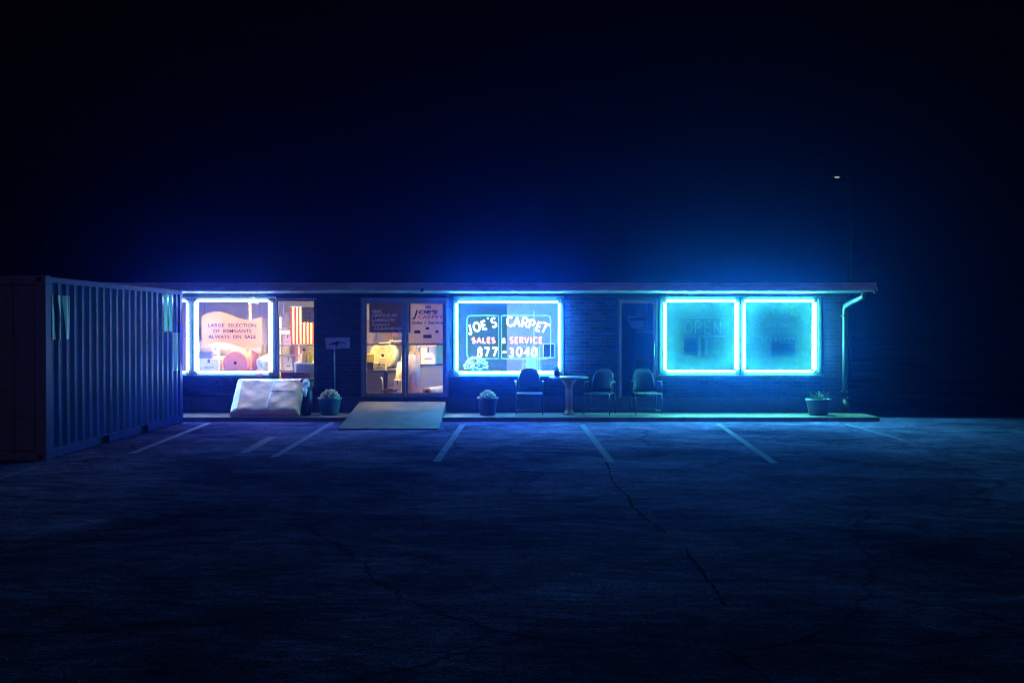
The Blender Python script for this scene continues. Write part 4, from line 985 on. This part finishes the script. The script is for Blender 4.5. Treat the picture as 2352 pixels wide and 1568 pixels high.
# ------------------------------------------------------------------ planters
def planter(px, y, label, potm, flm, r=0.23, h=0.42, seed=1, fl_=True):
    t = thing("planter", (X(px, y), y, SWZ), label, "planter", "planters along the sidewalk")
    b = B(); b.lathe([(r * 0.72, 0), (r * 0.78, 0.02), (r * 0.98, h * 0.8), (r, h * 0.84), (r * 1.08, h * 0.86), (r * 1.08, h), (r * 0.96, h), (r * 0.94, h * 0.88)], (0, 0, 0), 28); b.build("pot", potm, t)
    b = B(); b.lathe([(r * 0.93, h * 0.88), (0.0, h * 0.9)], (0, 0, 0), 24); b.build("soil", M["soil"], t)
    if fl_: mound(t, r * 0.86, r * 0.85, 170, flm, h * 0.9, 0.02, seed=seed)
    return t
planter(757, -0.62, "teal pot with a tan flower mound under the pale stake sign", M["potteal"], M["mum"], 0.225, 0.36, 4)
planter(1120, -0.62, "pot with a yellowish flower mound below the phone number window", M["potdark"], M["mum"], 0.2, 0.36, 9)
t = planter(1880, -0.62, "dim low planter with thin grass blades near the downspout", M["potdark"], M["mum"], 0.24, 0.33, 2, False)
b = B(); rnd = random.Random(11)
for k in range(60):
    a = rnd.uniform(0, 2 * PI); r0 = rnd.uniform(0, 0.15); l_ = rnd.uniform(0.08, 0.2); x_, y_ = r0 * math.cos(a), r0 * math.sin(a); dx_, dy_ = math.cos(a) * l_ * 0.6, math.sin(a) * l_ * 0.6
    b.tube([(x_, y_, 0.29), (x_ + dx_ * 0.4, y_ + dy_ * 0.4, 0.29 + l_ * 0.7), (x_ + dx_, y_ + dy_, 0.29 + l_)], [0.005, 0.004, 0.001], 4)
b.build("grass_blades", M["leafm"], t)

# stake sign
ys = -0.45
sx0, sx1, sz0, sz1 = X(792 - 16 - 1, ys), X(803, ys), Z(802, ys), Z(775, ys)
sg = thing("stake_sign", (X(768, ys), ys, SWZ), "pale sign board with a dark arm-shaped mark on a thin stake", "sign"); ox4 = X(768, ys)
a0, a1 = X(747, ys) - ox4, X(803, ys) - ox4; c0, c1 = sz0 - SWZ, sz1 - SWZ
b = B(); b.prism([(a0 + 0.02, c0), (a1, c0 + 0.02), (a1, c1), (a0, c1 - 0.01)], -0.012, 0.0); b.build("board", M["signpale"], sg)
b = B(); b.tube([(0.0, 0.02, 0.0), (0.0, 0.015, c1 - 0.04)], 0.012, 8); b.build("stake", M["potteal"], sg)
b = B(); w_ = a1 - a0; h_ = c1 - c0
b.prism([(a0 + w_ * 0.12, c0 + h_ * 0.38), (a0 + w_ * 0.2, c0 + h_ * 0.36), (a0 + w_ * 0.42, c0 + h_ * 0.42), (a0 + w_ * 0.44, c0 + h_ * 0.2), (a0 + w_ * 0.5, c0 + h_ * 0.2), (a0 + w_ * 0.5, c0 + h_ * 0.4),
         (a0 + w_ * 0.58, c0 + h_ * 0.38), (a0 + w_ * 0.55, c0 + h_ * 0.56), (a0 + w_ * 0.86, c0 + h_ * 0.48), (a0 + w_ * 0.86, c0 + h_ * 0.54), (a0 + w_ * 0.55, c0 + h_ * 0.68), (a0 + w_ * 0.48, c0 + h_ * 0.72), (a0 + w_ * 0.42, c0 + h_ * 0.62), (a0 + w_ * 0.26, c0 + h_ * 0.52)], -0.016, -0.0125)
b.build("printed_mark", M["navy"], sg)

# ------------------------------------------------------------------ chairs and table
def make_chair(label):
    t = thing("patio_chair", (0, 0, 0), label, "chair", "round-backed patio chairs on the sidewalk")
    # local: front is -y
    b = B(); b.box(-0.25, 0.25, -0.24, 0.22, 0.425, 0.45, 0.012); b.build("seat", M["wicker"], t)
    b = B(); n = 14; front = []
    for k in range(n + 1):                      # rounded shell, curved round the sitter
        u = k / n * 2 - 1; xx = 0.235 * math.sin(u * 1.45) / math.sin(1.45); yy = 0.22 + 0.03 - 0.12 * u * u; hgt = 0.44 + 0.47 * max(0.0, 1 - abs(u) ** 3.2 * 0.72)
        col_ = []
        for j in range(7):
            v = j / 6; col_.append(Vector((xx * (1 - 0.06 * v), yy + 0.09 * v, 0.47 + (hgt - 0.47) * v)))
        front.append(col_)
    va = [[b.bm.verts.new(p) for p in c] for c in front]; vb_ = [[b.bm.verts.new(p + Vector((0, 0.022, 0))) for p in c] for c in front]
    for k in range(n):
        for j in range(6):
            b.bm.faces.new((va[k][j], va[k + 1][j], va[k + 1][j + 1], va[k][j + 1])); b.bm.faces.new((vb_[k][j + 1], vb_[k + 1][j + 1], vb_[k + 1][j], vb_[k][j]))
        b.bm.faces.new((va[k][6], va[k + 1][6], vb_[k + 1][6], vb_[k][6])); b.bm.faces.new((vb_[k][0], vb_[k + 1][0], va[k + 1][0], va[k][0]))
    for k in (0, n):
        for j in range(6): b.bm.faces.new((va[k][j], va[k][j + 1], vb_[k][j + 1], vb_[k][j]))
    b.build("backrest", M["wicker"], t, True)
    b = B(); b.tube([c[6] + Vector((0, 0.011, 0.004)) for c in front], 0.012, 8); b.build("back_frame", M["black"], t)
    for s_ in (-1, 1):
        b = B(); b.tube([(s_ * 0.255, 0.2, 0.44), (s_ * 0.265, 0.2, 0.6), (s_ * 0.275, 0.14, 0.655), (s_ * 0.275, -0.14, 0.665), (s_ * 0.272, -0.2, 0.63), (s_ * 0.262, -0.23, 0.45)], 0.011, 8); b.build("armrest", M["black"], t)
        b = B(); b.box(s_ * 0.275 - 0.022, s_ * 0.275 + 0.022, -0.17, 0.12, 0.667, 0.682, 0.006); b.build("arm_pad", M["chairf"], t)
        b = B(); b.tube([(s_ * 0.262, -0.23, 0.45), (s_ * 0.265, -0.24, 0.02)], 0.011, 8); b.build("leg", M["black"], t)
        b = B(); b.tube([(s_ * 0.255, 0.2, 0.44), (s_ * 0.265, 0.26, 0.02)], 0.011, 8); b.build("leg", M["black"], t)
    b = B(); b.tube([(-0.26, -0.245, 0.44), (-0.2, -0.252, 0.432), (0.2, -0.252, 0.432), (0.26, -0.245, 0.44)], 0.012, 8); b.build("seat_rail", M["chairf"], t)
    b = B(); b.tube([(-0.265, -0.2, 0.1), (0.265, -0.2, 0.1)], 0.008, 8); b.tube([(-0.265, 0.24, 0.12), (0.265, 0.24, 0.12)], 0.008, 8); b.build("stretcher", M["black"], t)
    return t
c1_ = make_chair("round-backed metal chair silhouetted before the phone number window's bottom tube")
c1_.location = (X(1216, -0.6), -0.55, SWZ)
for (px, y, rz, lab) in ((1378, -0.6, -0.35, "round-backed metal chair turned toward the pedestal table, just right of it"), (1484, -0.55, 0.12, "round-backed metal chair in front of the dim single glass door")):
    c = copy_tree(c1_); c.location = (X(px, y), y, SWZ); c.rotation_euler = (0, 0, rz); c["label"] = lab
tx = X(1307, -0.5)
tb = thing("pedestal_table", (tx, -0.5, SWZ), "round table on a terracotta column pedestal between the chairs", "table")
b = B(); b.lathe([(0.0, 0.735), (0.38, 0.735), (0.395, 0.745), (0.395, 0.762), (0.385, 0.77), (0.0, 0.77)], (0, 0, 0), 40); b.build("table_top", M["tabletop"], tb)
b = B(); b.lathe([(0.13, 0), (0.13, 0.03), (0.1, 0.04), (0.09, 0.07), (0.068, 0.09), (0.062, 0.3), (0.07, 0.52), (0.09, 0.6), (0.14, 0.68), (0.16, 0.72), (0.16, 0.734)], (0, 0, 0), 16)
for k in range(12): a = 2 * PI * k / 12; b.tube([(0.064 * math.cos(a), 0.064 * math.sin(a), 0.1), (0.068 * math.cos(a), 0.068 * math.sin(a), 0.52)], 0.008, 5)
b.build("pedestal", M["stone"], tb)
pp = thing("table_plant", (X(1279.5, -0.55), -0.55, SWZ + 0.77), "small dark potted plant on the left side of the round table", "potted plant")
b = B(); b.lathe([(0.055, 0), (0.06, 0.01), (0.075, 0.1), (0.08, 0.105), (0.07, 0.11)], (0, 0, 0), 18); b.build("pot", M["potdark"], pp)
b = B(); rnd = random.Random(3)
for k in range(110):
    c = Vector((rnd.gauss(0, 0.035), rnd.gauss(0, 0.035), 0.14 + abs(rnd.gauss(0, 0.03)))); d = Vector((rnd.uniform(-1, 1), rnd.uniform(-1, 1), rnd.uniform(-1, 1))).normalized() * 0.022; e = d.orthogonal().normalized() * 0.012
    b.quad(c - d, c - e, c + d, c + e)
b.blob((0, 0, 0.13), 0.055, 0.055, 0.04, 2, 0.15)
b.build("leaves", M["leafm"], pp)

# ------------------------------------------------------------------ far street lamp
lx, lz, ly = X(1918, 17.0), Z(412, 17.0), 17.0
sl = thing("street_lamp", (lx + 0.5, ly, 0), "faint tall street lamp behind the shop, its lens barely lit", "street lamp")
b = B(); b.tube([(0, 0, 0), (0, 0, lz + 0.02), (-0.12, 0, lz + 0.14), (-0.3, 0, lz + 0.14)], [0.09, 0.06, 0.045, 0.04], 8); b.build("pole", M["pole"], sl)
b = B(); b.box(-0.68, -0.28, -0.1, 0.1, lz + 0.08, lz + 0.18, 0.03); b.build("lamp_head", M["pole"], sl)
b = B(); b.blob((-0.46, -0.02, lz + 0.06), 0.1, 0.06, 0.04, 2, 0.1); b.build("lens", M["bulb"], sl)

# ------------------------------------------------------------------ blue haze added for the halo round the tubes
b = B(); b.box(-24, 24, -26, 24, -1, 13)
hz = b.build("haze", []); tag(hz, kind="stuff")
hm = bpy.data.materials.new("halo_haze"); hm.use_nodes = True; nt = hm.node_tree; nt.nodes.clear()
o_ = nt.nodes.new("ShaderNodeOutputMaterial"); pv = nt.nodes.new("ShaderNodeVolumePrincipled")
pv.inputs["Color"].default_value = (0.03, 0.14, 0.98, 1); pv.inputs["Density"].default_value = 0.0036; pv.inputs["Anisotropy"].default_value = 0.945
nt.links.new(pv.outputs[0], o_.inputs["Volume"]); hz.data.materials.clear(); hz.data.materials.append(hm)
